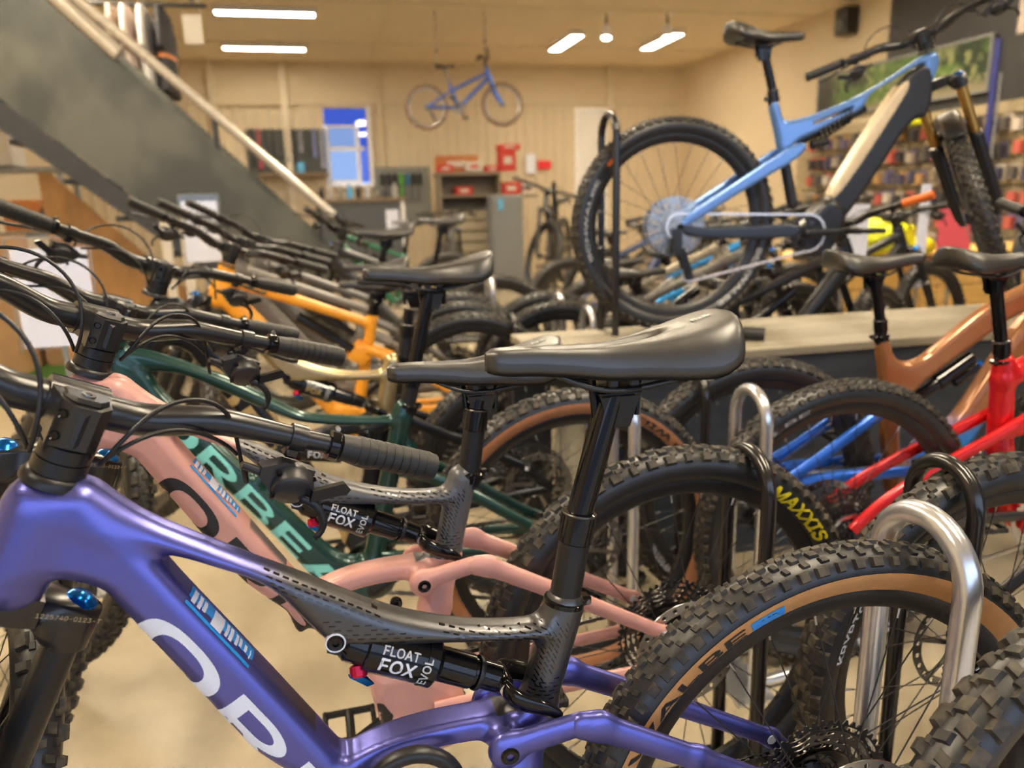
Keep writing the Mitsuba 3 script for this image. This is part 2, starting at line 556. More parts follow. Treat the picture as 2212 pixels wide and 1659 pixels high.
def rotor_mesh(r=.1):
    g = Point(0, 0).buffer(r, 32).difference(Point(0, 0).buffer(r - .018, 32))
    for i in range(24):
        a = 2 * math.pi * i / 24
        g = g.difference(Point((r - .009) * math.cos(a), (r - .009) * math.sin(a)).buffer(.0045, 5))
    for i in range(6):
        a = math.pi * i / 3
        g = g.union(LineString([(.02 * math.cos(a), .02 * math.sin(a)), ((r - .015) * math.cos(a + .35), (r - .015) * math.sin(a + .35))]).buffer(.005))
    g = g.union(Point(0, 0).buffer(.026).difference(Point(0, 0).buffer(.014)))
    return extrude(g, .002, TO_Y @ trans(0, 0, .052))


ROTOR = P(rotor_mesh(), 20)


def arc_text(txt, h, r0, start, side, flip=False, bold=True, slant=0.0, xs=1.0, end=None):
    """lettering bent along a tyre's sidewall. start: the angle in degrees where it begins; side: the y side it is on; feet to the hub unless flip; xs widens it"""
    s = text_poly(txt, h, bold) if isinstance(txt, str) else txt
    if end is not None:
        b = s.bounds
        s = affinity.translate(s, -b[0], 0)
        xs = abs(math.radians(end - start)) * r0 / (b[2] - b[0])
    s = affinity.scale(s, xs, 1, origin=(0, 0))
    m = trimesh.Trimesh(*((lambda a, b_: (np.c_[a, a[:, 0] * 0], b_))(*tri2d(s, .004))), process=False)
    while m.edges_unique_length.max() > .011:
        m = m.subdivide()
    v, f = m.vertices[:, :2].copy(), m.faces
    v = v + np.c_[v[:, 1] * slant, v[:, 1] * 0]
    r = r0 + (-v[:, 1] if flip else v[:, 1])
    ang = math.radians(start) + v[:, 0] / r0 * side * (-1 if flip else 1)
    return trimesh.Trimesh(np.stack([r * np.cos(ang), side * (side_y(r) + .0016), r * np.sin(ang)], 1), f, process=False)


def wheel(bike, name, M, style, tire_wall=None, spokes=1, cassette=None, rotor=True, spin=0.0, scale=1.0, marks=(), tread=None, rim=None, wall_side=(-1, 1)):
    W = M @ rotm([0, 1, 0], spin)
    if scale != 1:
        W = W @ np.diag([scale, 1, scale, 1])
    k = add(bike, name, RIM_MESH, rim or RIM, W)
    car, kn = TIRES[style]
    add(k, 'tire', car, RUBBER, W)
    if kn is not None:
        add(k, 'tread', kn, tread or RUBBER_T, W)
    if tire_wall:
        for s in wall_side:
            add(k, 'sidewall', WALL[s], tire_wall, W, label='tan sidewall')
    if spokes == 1:
        for m in SPOKES:
            add(k, 'spoke', m, SPOKE, W)
        add(k, 'nipples', NIPPLES, STEEL, W, stuff=True)
    else:
        add(k, 'spokes', SPOKES_ALL, SPOKE, W, stuff=True)
    add(k, 'hub', HUB_MESH, BLACK, W)
    if cassette:
        add(k, 'cassette', CASS_SMALL, cassette, W)
        add(k, 'largest_cog', CASS_BIG, BSTEEL if cassette is not STEEL else STEEL, W)
    if rotor:
        add(k, 'brake_rotor', ROTOR, STEEL, W)
    for mesh, ink in marks:
        add(k, 'lettering', mesh, ink, M, smooth=True)
    return k


# ------------------------------------------------------------------ bike parts in the bike's frame: x forward from the rear axle, y to the rider's left, z up
def saddle_meshes():
    X = np.array([.146, .142, .13, .10, .06, .02, -.02, -.06, -.095, -.118, -.130, -.134])
    Wd = np.array([.006, .013, .0175, .0195, .023, .030, .043, .062, .072, .066, .045, .02])
    Zt = np.array([-.004, -.001, .001, .001, -.001, -.002, .002, .010, .019, .025, .027, .026])
    Dr = np.array([.006, .010, .014, .016, .018, .022, .026, .034, .040, .036, .026, .014])
    xs = np.linspace(.146, -.134, 46)
    f = lambda A: np.interp(xs, X[::-1], A[::-1])
    from scipy.interpolate import PchipInterpolator as PC
    f = lambda A: PC(X[::-1], A[::-1])(xs)
    w, zt, drp = f(Wd), f(Zt), f(Dr)
    q = np.sin(np.linspace(-1, 1, 37) * math.pi / 2)
    rows = []
    for x, a, z, d in zip(xs, w, zt, drp):
        dep = .0085 * np.clip((x + .075) / .03, 0, 1) * np.clip((.105 - x) / .03, 0, 1)
        y = a * q
        top = np.c_[np.full(len(q), x), y, z - d * (.22 * np.abs(q) ** 2 + .78 * np.abs(q) ** 7) - dep * np.exp(-(y / .0095) ** 4)]
        lowz = z - d - .014
        und = np.array([[x, a * 1.0, z - d - .006], [x, a * .94, lowz], [x, 0, lowz + .004], [x, -a * .94, lowz], [x, -a * 1.0, z - d - .006]])
        rows.append(np.vstack([top, und]))
    m = len(rows[0])
    V = np.concatenate(rows)
    i, j = np.meshgrid(np.arange(len(rows) - 1), np.arange(m), indexing='ij')
    a, b = i * m + j, i * m + (j + 1) % m
    F = np.concatenate([np.stack([a, b, b + m], -1).reshape(-1, 3), np.stack([a, b + m, a + m], -1).reshape(-1, 3)])
    V = np.vstack([V, rows[0].mean(0), rows[-1].mean(0)])
    qn = np.arange(m)
    n0 = (len(rows) - 1) * m
    F = np.vstack([F, np.stack([qn, (qn + 1) % m, qn * 0 + len(V) - 2], -1), np.stack([n0 + qn, n0 + (qn + 1) % m, qn * 0 + len(V) - 1], -1)])
    sad = trimesh.Trimesh(V, F, process=False)
    rail = [tube(spline([(.095, s * .008, -.022), (.06, s * .016, -.036), (.035, s * .0215, -.046), (-.05, s * .0215, -.046), (-.085, s * .03, -.036), (-.105, s * .036, -.02)], 26), .0036, 8) for s in (-1, 1)]
    slot = []
    for s, x in enumerate(xs):
        if -.062 < x < .092:
            slot.append((x, zt[s]))
    slot = np.array(slot)
    ww = .0070 * np.sin(np.linspace(.12, math.pi - .12, len(slot))) ** .5
    V = np.vstack([np.c_[slot[:, 0], ww, slot[:, 1] - .0068], np.c_[slot[:, 0], -ww, slot[:, 1] - .0078]])
    n = len(slot)
    k = np.arange(n - 1)
    ch = trimesh.Trimesh(V, np.vstack([np.stack([k, k + 1, k + n], -1), np.stack([k + 1, k + n + 1, k + n], -1)]), process=False)
    bridge = cat_([box((0, 0, -.036), (.035, .05, .012), .004), box((-.012, .022, -.034), (.012, .01, .026), .002), box((.012, .022, -.034), (.012, .01, .026), .002)])
    return P(sad, 55), [P(r, True) for r in rail], P(ch, True), P(bridge)


SAD, RAILS, SLOT, BRIDGE = saddle_meshes()
CLAMPHEAD = P(cat_([box((0, 0, -.056), (.05, .034, .008), .003), box((.0, 0, -.050), (.044, .05, .006), .002), rod((.028, 0, -.04), (.024, 0, -.085), .0045), rod((-.028, 0, -.04), (-.024, 0, -.085), .0045), hull([(a, b, -.058) for a in (-.024, .024) for b in (-.014, .014)] + [(a + .0, b, -.095) for a in (-.012, .012) for b in (-.012, .012)])]))


def saddle(bike, x, z, tilt=0.0, clampdir=None, mark=None):
    M = trans(x, 0, z) @ rotm([0, 1, 0], tilt)
    return M


def put_seat(bike, BM, seat0, collar, neck, rail, tilt=0.0, r=(.018, .0205, .0152), upper=GLOSS, lower=BLACK, mark=None, post=True):
    """seat0: top of the frame's seat tube, collar: end of the fat tube, neck: top of the thin one, rail: where the rails are held (all x z)"""
    v = lambda q: np.array([q[0], 0, q[1]])
    d = unit(v(collar) - v(seat0))
    if post:
        k = add(bike, 'seatpost', rod(v(seat0) - d * .02, v(collar), r[0], n=24), lower, BM)
        add(k, 'collar', lathe([(r[0], -.036), (r[1], -.034), (r[1], -.004), (r[1] * .96, 0), (r[2], .001)], 24, align(v(collar), d)), GLOSS, BM)
        add(k, 'seal_ring', lathe([(r[1] * .97, -.003), (r[1] * 1.01, -.0015), (r[1] * .97, .0)], 24, align(v(collar), d)), DSTEEL, BM)
        add(k, 'stanchion', rod(v(collar) - d * .005, v(neck), r[2], n=24), upper, BM)
        add(k, 'saddle_clamp', CLAMPHEAD, GLOSS, BM @ trans(rail[0], 0, rail[1] + .046) @ rotm([0, 1, 0], tilt))
        c = add(bike, 'seat_clamp', lathe([(r[0], -.012), (r[0] + .004, -.011), (r[0] + .004, -.002), (r[0] + .006, -.001), (r[0] + .006, .004), (r[0] + .003, .006), (r[0], .007)], 24, align(v(seat0), d)), GLOSS, BM)
        add(c, 'clamp_bolt', box(v(seat0) - [.025, 0, 0], (.014, .016, .012), .003), GLOSS, BM)
        add(c, 'clamp_screw', rod(v(seat0) + [-.027, -.0105, 0], v(seat0) + [-.027, .0105, 0], .003), DSTEEL, BM)
    SM = BM @ trans(rail[0], 0, rail[1] + .046) @ rotm([0, 1, 0], tilt)
    s = add(bike, 'saddle', SAD, SADDLE, SM)
    for r_ in RAILS:
        add(s, 'rail', r_, ALU_BLACK, SM)
    add(s, 'slot', SLOT, GLOSS, SM)
    add(s, 'underside_bridge', BRIDGE, BLACK, SM)
    if mark:
        for txt, h, px, py in mark:
            t = text_poly(txt, h)
            v2, f = tri2d(t, .004)
            # reads from the side of the bike, on the raised tail
            V = np.c_[px + v2[:, 0], py + v2[:, 1] * 0 + 0, v2[:, 1]]
            xx, yy = px - v2[:, 0], py - v2[:, 1]
            zz = np.interp(xx, [-.134, -.118, -.095, -.06, -.02, .02], [.026, .025, .019, .010, .002, -.002])
            add(s, 'lettering', trimesh.Trimesh(np.c_[xx, yy, zz + .0012], f, process=False), GREY_INK, SM, smooth=True)
    return s


# cockpit and fork in the steering frame: x forward, y left, z up the steering axis, origin at the top of the head tube
def bar_mesh(half=.395, rise=.024, r0=.0176, r1=.0113):
    y = np.linspace(-half, half, 61)
    a = np.abs(y)
    s = np.clip((a - .05) / .10, 0, 1)
    s = s * s * (3 - 2 * s)
    x = -np.maximum(a - .07, 0) * math.tan(math.radians(8))
    z = rise * s + np.maximum(a - .14, 0) * math.tan(math.radians(5))
    r = r0 + (r1 - r0) * np.clip((a - .045) / .18, 0, 1) ** 1.5
    return np.c_[x, y, z], r


BARP, BARR = bar_mesh()
BAR = P(tube(BARP, BARR, 20, up=(0, 0, 1)), True)


def bar_at(y):
    return np.array([np.interp(y, BARP[:, 1], BARP[:, i]) for i in range(3)])


def grip_meshes(s):
    a, b = bar_at(s * .27), bar_at(s * .396)
    d = unit(b - a)
    M = align(a, d, up=(0, 0, 1))
    L = np.linalg.norm(b - a)
    prof = [(.0113, 0), (.0155, .002), (.0160, .01), (.0168, .03), (.0163, L * .5), (.0168, L - .01), (.0160, L - .002), (.012, L), (0, L + .001)]
    core = lathe(prof, 28, M)
    rib = []
    for k in range(9):
        z = .022 + k * (L - .03) / 9
        rib.append(lathe([(.0162, z), (.0176, z + .0008), (.0176, z + .0082), (.0162, z + .009)], 28, M))
    lock = lathe([(.012, -.013), (.0175, -.0125), (.0178, -.003), (.0165, -.0005), (.0155, 0)], 28, M)
    bolt = rod((M @ [0, .02, -.006, 1])[:3] - 0, (M @ [.006, .02, -.006, 1])[:3], .003, n=8)
    return P(core, 40), P(cat_(rib), 30), P(cat_([lock]), 40), P(bolt)


GRIPS = {s: grip_meshes(s) for s in (-1, 1)}


def lever_meshes(s):
    """brake lever and shifter hanging under the bar on side s"""
    c = bar_at(s * .222)
    d = unit(bar_at(s * .26) - bar_at(s * .2)) * 1.0
    clampm = lathe([(.0122, -.0095), (.0155, -.009), (.0155, .009), (.0122, .0095)], 24, align(c, d))
    ear = box(c + [.004, 0, -.018], (.018, .017, .014), .003)
    res0, res1 = c + np.array([.026, -s * .062, -.016]), c + np.array([.026, s * .012, -.012])
    res = cat_([tube([res0 - d * s * .006, res0, res0 + (res1 - res0) * .45, res1], [.005, .0072, .0088, .0085], 14), hull([c + [.008, o, -.012 + h] for o in (-.009, .009) for h in (-.008, .008)] + [res1 + [0, o, h] for o in (-.008, .006) for h in (-.007, .007)])])
    blade = tube(spline([res1 + [.006, s * .01, -.004], res1 + [.030, s * .03, -.010], res1 + [.034, s * .07, -.014], res1 + [.026, s * .115, -.016], res1 + [.034, s * .128, -.016]], 18), [.005] * 3 + [.0042] * 13 + [.005, .005], 8, flat=1.3)
    sc = c + np.array([-.008, s * .012, -.052])
    pod = []
    Mz = align(sc, (-.75, 0, -.45))
    pod.append(lathe([(.0, .016), (.012, .0158), (.0145, .014), (.0215, .0125), (.0245, .009), (.025, -.004), (.021, -.012), (0, -.013)], 30, Mz))
    pod.append(hull([sc + [x, s * y, z] for x in (-.004, .014) for y, z in ((-.042, .012), (-.04, .0), (-.018, .024), (.02, .022), (.018, -.012), (-.02, -.016))]))
    bolts = [lathe([(0, .016), (.003, .0155), (.0032, .012)], 10, align(sc + np.array([0, s * a, b]), (-.75, 0, -.45)) @ trans(0, 0, -.004)) for a, b in ((-.022, .016), (.019, .018), (-.02, -.012), (.012, .0))]
    pad1 = hull([sc + [x, s * y, z] for x in (-.022, -.014) for y, z in ((.018, .004), (.02, -.010), (.052, .022), (.062, .016), (.06, .010))])
    pad2 = tube(spline([sc + [-.01, s * .012, -.012], sc + [-.02, s * .034, -.016], sc + [-.024, s * .046, -.034], sc + [-.024, s * .042, -.05]], 12), [.006, .006, .006, .006, .0055, .005, .005, .005, .0045, .004, .004, .004], 8, flat=.7)
    barrel = rod(sc + [.004, -s * .04, .005], sc + [.004, -s * .062, .007], .0055, .0045, 12)
    return [('brake_lever', P(res, 40), BLACK), ('lever_clamp', P(cat_([clampm, ear]), 40), ALU_BLACK), ('lever_blade', P(blade, True), ALU_BLACK), ('shifter', P(cat_(pod + [barrel]), 40), POD), *[('screw', P(b_), GLOSS) for b_ in bolts], ('thumb_paddle', P(pad1, 30), BLACK), ('release_paddle', P(pad2, True), BLACK)]


LEVERS = {s: lever_meshes(s) for s in (-1, 1)}


def stem_meshes(zc, ext=.045):
    """zc: height of the bar's centre above the top of the head tube"""
    body = hull([(x, y, z) for x, y, z in [(-.024, .012, zc - .022), (-.024, -.012, zc - .022), (-.024, .012, zc + .020), (-.024, -.012, zc + .020), (-.014, .022, zc - .025), (-.014, -.022, zc - .025), (-.014, .022, zc + .022), (-.014, -.022, zc + .022), (.012, .023, zc - .024), (.012, -.023, zc - .024), (.012, .023, zc + .021), (.012, -.023, zc + .021)]])
    arm = [hull([(.0, s * .022, zc + a) for a in (-.02, .02)] + [(.0, s * .009, zc + a) for a in (-.02, .02)] + [(ext - .008, s * .027, zc + a) for a in (-.019, .019)] + [(ext - .008, s * .012, zc + a) for a in (-.019, .019)]) for s in (-1, 1)]
    ring = lathe([(.0172, -.027), (.0235, -.027), (.0235, .027), (.0172, .027)], 28, basis((ext, 0, zc), (0, 0, 1), (1, 0, 0), (0, 1, 0)))
    face = hull([(ext + a, s * b, zc + c) for s in (-1, 1) for a, b, c in ((.012, .026, .022), (.012, .026, -.022), (.026, .018, .012), (.026, .018, -.012))])
    wedge = hull([(-.0265, 0, zc + .012), (-.0265, 0, zc - .02), (-.02, .011, zc + .021), (-.02, -.011, zc + .021), (-.02, .011, zc - .012), (-.02, -.011, zc - .012)])
    bolts = []   # two pinch bolts, each a mesh of its own
    for z in (.009, -.013):
        bolts.append(lathe([(.0, .001), (.0035, .001), (.0045, .0025), (.0048, -.004)], 12, align((-.019, .0165, zc + z), (-.75, .66, 0))))
    cap = cat_([hull([(a, b, zc + .0225 + h) for h, k in ((0, 1), (.004, .86)) for a, b in ((-.02 * k, .010), (-.02 * k, -.010), (-.008, .02 * k), (-.008, -.02 * k), (.012 * k, .019), (.012 * k, -.019))])])
    capb = lathe([(0, .0005), (.0028, .0005), (.003, .0022), (.0062, .0024), (.0066, 0)], 14, trans(-.004, 0, zc + .0255))
    return cat_([body, ring, face, wedge] + arm), bolts, cap, capb


def spacer_meshes(zc):
    top = zc - .024
    out = [('headset_cover', lathe([(.0245, 0), (.0305, .001), (.0300, .007), (.0265, .011), (.024, .012)], 40))]
    n = max(1, int((top - .012) / .011))
    st = (top - .012) / n
    for i in range(n):
        z = .012 + i * st
        out.append(('spacer', lathe([(.018, z), (.0252 - .0008 * i, z + .0006), (.0248 - .0008 * i, z + st - .0006), (.018, z + st)], 40)))
    out.append(('spacer', hull([(.02 * math.cos(a), .02 * math.sin(a), top - .002) for a in np.linspace(0, 6.2, 20)] + [(.0225 * math.cos(a), .0225 * math.sin(a), top + .008 + .004 * math.cos(5 * a)) for a in np.linspace(0, 6.2, 40)])))
    return out


def cable(pts, r=.0024, n=26):
    return tube(spline(pts, n), r, 8)


def steer_frame(ring, ang, turn):
    """matrix of the steering frame in the bike frame; turn in degrees, positive to the rider's left"""
    a = math.radians(ang)
    u, y, z = np.array([math.sin(a), 0, math.cos(a)]), np.array([0, 1.0, 0]), np.array([-math.cos(a), 0, math.sin(a)])
    return basis((ring[0], 0, ring[1]), u, y, z) @ rotm([0, 0, 1], turn)


def cockpit(bike, SMx, zc=.062, ext=.045, levers=(-1, 1), cables=True, simple=False, grip=GRIP, cable_pts=None):
    BMx = SMx @ trans(ext, 0, zc)
    h = add(bike, 'handlebar', BAR, ALU_BLACK, BMx)
    for s in (-1, 1):
        g, rib, lock, bolt = GRIPS[s]
        k = add(bike, 'grip', g, grip, BMx)
        if not simple:
            add(k, 'ribs', rib, grip, BMx)
            add(k, 'lock_bolt', bolt, STEEL, BMx)
        add(k, 'lock_ring', lock, GLOSS, BMx)
    for s in levers:
        root = None
        for nm, m, b in LEVERS[s]:
            if simple and nm == 'screw':
                continue
            if root is None or nm == 'shifter':
                root = add(bike, nm, m, b, BMx)
            else:
                add(root, nm, m, b, BMx)
    body, bolts, cap, capb = stem_meshes(zc, ext)
    st = add(bike, 'stem', body, ALU_BLACK, SMx, smooth=25)
    if not simple:
        for b_ in bolts:
            add(st, 'pinch_bolt', b_, GLOSS, SMx)
        add(st, 'cap_bolt', capb, DSTEEL, SMx)
    add(st, 'top_cap', cap, ALU_BLACK, SMx, smooth=20)
    for nm, m in spacer_meshes(zc):
        add(bike, nm, m, BLACK, SMx, smooth=40)
    if cables:
        for p in (cable_pts or CABLES):
            add(bike, 'cable', cable(p), BLACK, SMx, smooth=True)


CABLES = [
    [(-.012, -.030, .030), (-.02, -.038, .06), (.0, -.075, .105), (.02, -.125, .108), (.035, -.17, .06), (.055, -.20, .02), (.055, -.19, .02 + .02)],
    [(-.008, -.031, .030), (-.014, -.045, .055), (.005, -.085, .075), (.025, -.14, .070), (.04, -.17, .055)],
    [(-.012, .030, .030), (-.02, .034, .06), (.0, .05, .11), (.03, .11, .14), (.05, .18, .10), (.055, .19, .06)],
    [(-.008, .031, .030), (-.012, .05, .055), (.01, .10, .085), (.03, .15, .075), (.045, .18, .062)],
]


def fork(bike, SMx, htl=.115, stan=BLACK, low=BLACK, wheel_kw=None, spin=0, simple=False, knob=BLUE_ANO, A2C=.535, off=.044, crown=ALU_BLACK):
    z0 = -htl
    cr = [hull([(x, y, z0 - .012 + h) for x, y, h in [(-.022, 0, .01), (.022, 0, .01), (-.02, .03, .006), (.028, .03, .006), (-.022, 0, -.02), (.024, 0, -.02), (-.02, .03, -.024), (.028, .03, -.024), (-.02, -.03, .006), (.028, -.03, .006), (-.02, -.03, -.024), (.028, -.03, -.024)]])]
    for s in (-1, 1):
        cr.append(hull([(x, s * .028, z0 - .012 + h) for x in (-.018, .026) for h in (-.026, .006)] + [(.012 + .025 * math.cos(a), s * .066 + .025 * math.sin(a), z0 + h) for a in np.linspace(0, 6.2, 16) for h in (-.064, -.022)]))
    k = add(bike, 'fork', cat_(cr), crown, SMx, smooth=40)
    if not simple:
        add(k, 'serial_number', drape_back(text_poly('1225740-0123-T', .0048, False), SMx, z0), GOLD_INK, SMx, smooth=True)
    for s in (-1, 1):
        add(k, 'stanchion', rod((.012, s * .066, z0 - .06), (.012, s * .066, z0 - .26), .0182, n=24), stan, SMx)
        add(k, 'lower_leg', tube([(.012, s * .066, z0 - .235), (.012, s * .066, z0 - .255), (.014, s * .066, z0 - .30), (.016, s * .066, z0 - .48), (.03, s * .062, z0 - A2C + .01), (off, s * .06, z0 - A2C - .02)], [.0215, .0245, .0235, .0215, .019, .013], 20), low, SMx, smooth=True)
        add(k, 'seal_ring', lathe([(.0182, .004), (.021, .003), (.0245, 0)], 24, trans(.012, s * .066, z0 - .2375)), DSTEEL, SMx)
        add(k, 'top_cap_knob', lathe([(.0, .012), (.009, .011), (.014, .007), (.0185, .003), (.0195, -.004)], 20, trans(.012, s * .066, z0 - .020)), knob, SMx)
    add(k, 'arch', tube(spline([(.02, -.066, z0 - .262), (.05, -.052, z0 - .225), (.06, 0, z0 - .200), (.05, .052, z0 - .225), (.02, .066, z0 - .262)], 18), .011, 10, flat=1.6), low, SMx, smooth=True)
    WM = SMx @ trans(off, 0, z0 - A2C)
    wheel(bike, 'front_wheel', WM, spin=spin, **(wheel_kw or {}))


def drape_back(poly, SMx, z0):
    """flat marking on the back of the fork crown"""
    v, f = tri2d(poly, .01)
    return trimesh.Trimesh(np.c_[np.full(len(v), -.0225), -v[:, 0] + .05 - .075, v[:, 1] + z0 - .022], f, process=False)


def chain_path(bb, rr, ax, rc, y, cage=True, hang=.12):
    """closed chain line (x z) from ring over cassette and the derailleur's two wheels"""
    bb, ax = np.array(bb), np.array(ax)
    circ = lambda c, r, a0, a1, n: [c + r * np.array([math.cos(math.radians(t)), math.sin(math.radians(t))]) for t in np.linspace(a0, a1, n)]
    pts = circ(bb, rr, -95, 95, 22) + circ(ax, rc, 95, 250, 14)
    p1, p2 = ax + np.array([.012, -.085]), ax + np.array([.04, -.175])
    pts += [p1 + [-.004, .018], p1 + [.019, .002], p1 + [.014, -.012], p2 + [-.018, .012], p2 + [-.016, -.012], p2 + [.004, -.02]]
    return np.array(pts), p1, p2


def chain_mesh(pts, y, pitch=.0127):
    p = np.vstack([pts, pts[:1]])
    s = np.r_[0, np.cumsum(np.linalg.norm(np.diff(p, axis=0), axis=1))]
    n = int(s[-1] / pitch)
    t = np.arange(n) * s[-1] / n
    q = np.c_[np.interp(t, s, p[:, 0]), np.interp(t, s, p[:, 1])]
    ms = []
    for i in range(n):
        a, b = q[i], q[(i + 1) % n]
        d = unit(b - a)
        c = (a + b) / 2
        g = .0032 if i % 2 else .0022
        for sd in (-1, 1):
            m = trimesh.creation.box((.0165 if i % 2 else .0155, .0011, .0085 if i % 2 else .0072))
            m.apply_transform(basis((c[0], y + sd * g, c[1]), (d[0], 0, d[1]), (0, 1, 0), (-d[1], 0, d[0])))
            ms.append(m)
        m = trimesh.creation.box((.006, .006, .006))
        m.apply_transform(basis((a[0], y, a[1]), (d[0], 0, d[1]), (0, 1, 0), (-d[1], 0, d[0])))
        ms.append(m)
    return cat_(ms)


_ra = np.arange(128) / 128 * 2 * np.pi
_rr = np.where(np.arange(128) % 4 < 2, .069, .0645)
RING32 = P(extrude(Polygon(np.stack([_rr * np.cos(_ra), _rr * np.sin(_ra)], 1)).difference(shapely.union_all([affinity.rotate(affinity.scale(Point(.042, 0).buffer(1, 6), .014, .016), a, origin=(0, 0)) for a in range(0, 360, 60)])).difference(Point(0, 0).buffer(.014)), .003, TO_Y), 20)


def drivetrain(bike, BM, bb, ax=(0, .372), rc=.05, y=-.048, crank_deg=-35, cass=None, chain=DSTEEL, ring=DSTEEL, arm=BLACK, pedals=True):
    k = add(bike, 'crankset', RING32, ring, BM @ trans(bb[0], y, bb[1]))
    a = math.radians(crank_deg)
    for s, sg in ((-1, 1), (1, -1)):
        d = np.array([math.cos(a) * sg, 0, math.sin(a) * sg])
        b0 = np.array([bb[0], s * .066, bb[1]])
        add(k, 'crank_arm', tube([b0 - d * .018, b0, b0 + d * .09 + [0, s * .008, 0], b0 + d * .17 + [0, s * .012, 0], b0 + d * .185 + [0, s * .012, 0]], [.012, .0165, .0125, .0125, .009], 14, flat=.62), arm, BM, smooth=True)
        if pedals:
            c = b0 + d * .17 + [0, s * .07, 0]
            pd = [box(c + [x, 0, 0], (.010, .095, .016), .003) for x in (-.045, .045)] + [box(c + [0, w, 0], (.095, .01, .014), .003) for w in (-.042, .042)] + [rod(b0 + d * .17 + [0, s * .012, 0], c + [0, s * .04, 0], .009)]
            pd += [rod(c + [x, w, -.012], c + [x, w, .012], .0018, n=5) for x in (-.045, .045) for w in (-.035, -.012, .012, .035)]
            add(k, 'pedal', cat_(pd), BLACK, BM)
    pts, p1, p2 = chain_path(bb, .066, ax, rc, y)
    add(bike, 'chain', chain_mesh(pts, y), chain, BM, smooth=False)
    dr_ = []
    for p in (p1, p2):
        dr_.append(lathe([(.006, -.004), (.021, -.0015), (.021, .0015), (.006, .004)], 14, basis((p[0], y, p[1]), (1, 0, 0), (0, 0, 1), (0, 1, 0))))
    v = lambda q, w: (q[0], w, q[1])
    cage = [hull([v(p1 + [i, j], y + w) for i in (-.012, .012) for j in (-.012, .012)] + [v(p2 + [i, j], y + w) for i in (-.012, .012) for j in (-.012, .012)] + [v(p1, y + w + .0015)]) for w in (-.009, .008)]
    body = [hull([v(np.array(ax) + [-.01 + i, -.02 + j], y - .012 + w) for i in (-.016, .016) for j in (-.018, .014) for w in (-.012, .012)] + [v(p1 + [-.02 + i, j], y - .018 + w) for i in (-.014, .014) for j in (-.014, .014) for w in (-.012, .012)])]
    k2 = add(bike, 'derailleur', cat_(body), BLACK, BM, smooth=30)
    add(k2, 'cage', cat_(cage), BLACK, BM, smooth=30)
    add(k2, 'jockey_wheels', cat_(dr_), DSTEEL, BM)


def place(x, y, yaw, lean, face, z=0.0):
    ya, le = math.radians(yaw), math.radians(lean)
    f = np.array([math.cos(ya), math.sin(ya), 0]) * face
    n = np.array([math.sin(ya), -math.cos(ya), 0])
    up = np.array([0, 0, 1.0])
    up2, n2 = up * math.cos(le) + n * math.sin(le), n * math.cos(le) - up * math.sin(le)
    return basis(np.array([x, y, z + .372]) - up2 * .372, f, n2 * (1 if face < 0 else -1), up2)


AXLE = trans(0, 0, .372)

# ------------------------------------------------------------------ the shop
XL, XR, YF, YB, CEIL = -3.4, 5.785, -2.6, 12.3, 3.2
CONC = mat('concrete', mikit.proc(lambda p, n, uv: mix((0.31, 0.262, 0.178), (0.43, 0.37, 0.262), 0.65 * fbm(p.x * 1.3, p.y * 1.3, 0.0) + 0.35 * fbm(p.x * 23, p.y * 23, 3.0))), 0.3, 0.0, specular=0.5)
WALLP = mat('wall_paint', mikit.proc(lambda p, n, uv: mix((0.60, 0.50, 0.345), (0.66, 0.555, 0.39), fbm(p.x * 2, p.y * 2, p.z * 2))), 0.75)
CEILP = mat('ceiling_paint', mikit.proc(lambda p, n, uv: mix((0.60, 0.51, 0.36), (0.66, 0.56, 0.40), fbm(p.x * 3, p.y * 3, p.z * 2))), 0.8)
CHAR = mat('charcoal_paint', (0.030, 0.031, 0.034), 0.5)
struct('floor', box(((XL + XR) / 2, (YF + YB) / 2, -.05), (XR - XL + .4, YB - YF + .4, .1)), CONC)
struct('ceiling', box(((XL + XR) / 2, (YF + YB) / 2, CEIL + .05), (XR - XL + .4, YB - YF + .4, .1)), CEILP)
struct('wall_right', cat_([box((XR + .05, (7.43 + YB) / 2, CEIL / 2), (.1, YB - 7.43, CEIL))]), WALLP)
struct('wall_right_front', box((XR + .05, (YF + 7.43) / 2, CEIL / 2), (.1, 7.43 - YF, CEIL)), CHAR, label='charcoal painted stretch of the right wall')
struct('wall_left', box((XL - .05, (YF + YB) / 2, CEIL / 2), (.1, YB - YF + .2, CEIL)), WALLP)
# the front is an open shop front: piers and a lintel only
struct('wall_front', cat_([box((XL + .35, YF - .05, CEIL / 2), (.7, .1, CEIL)), box((XR - .5, YF - .05, CEIL / 2), (1.0, .1, CEIL)), box(((XL + XR) / 2, YF - .05, CEIL - .15), (XR - XL, .1, .3))]), WALLP)

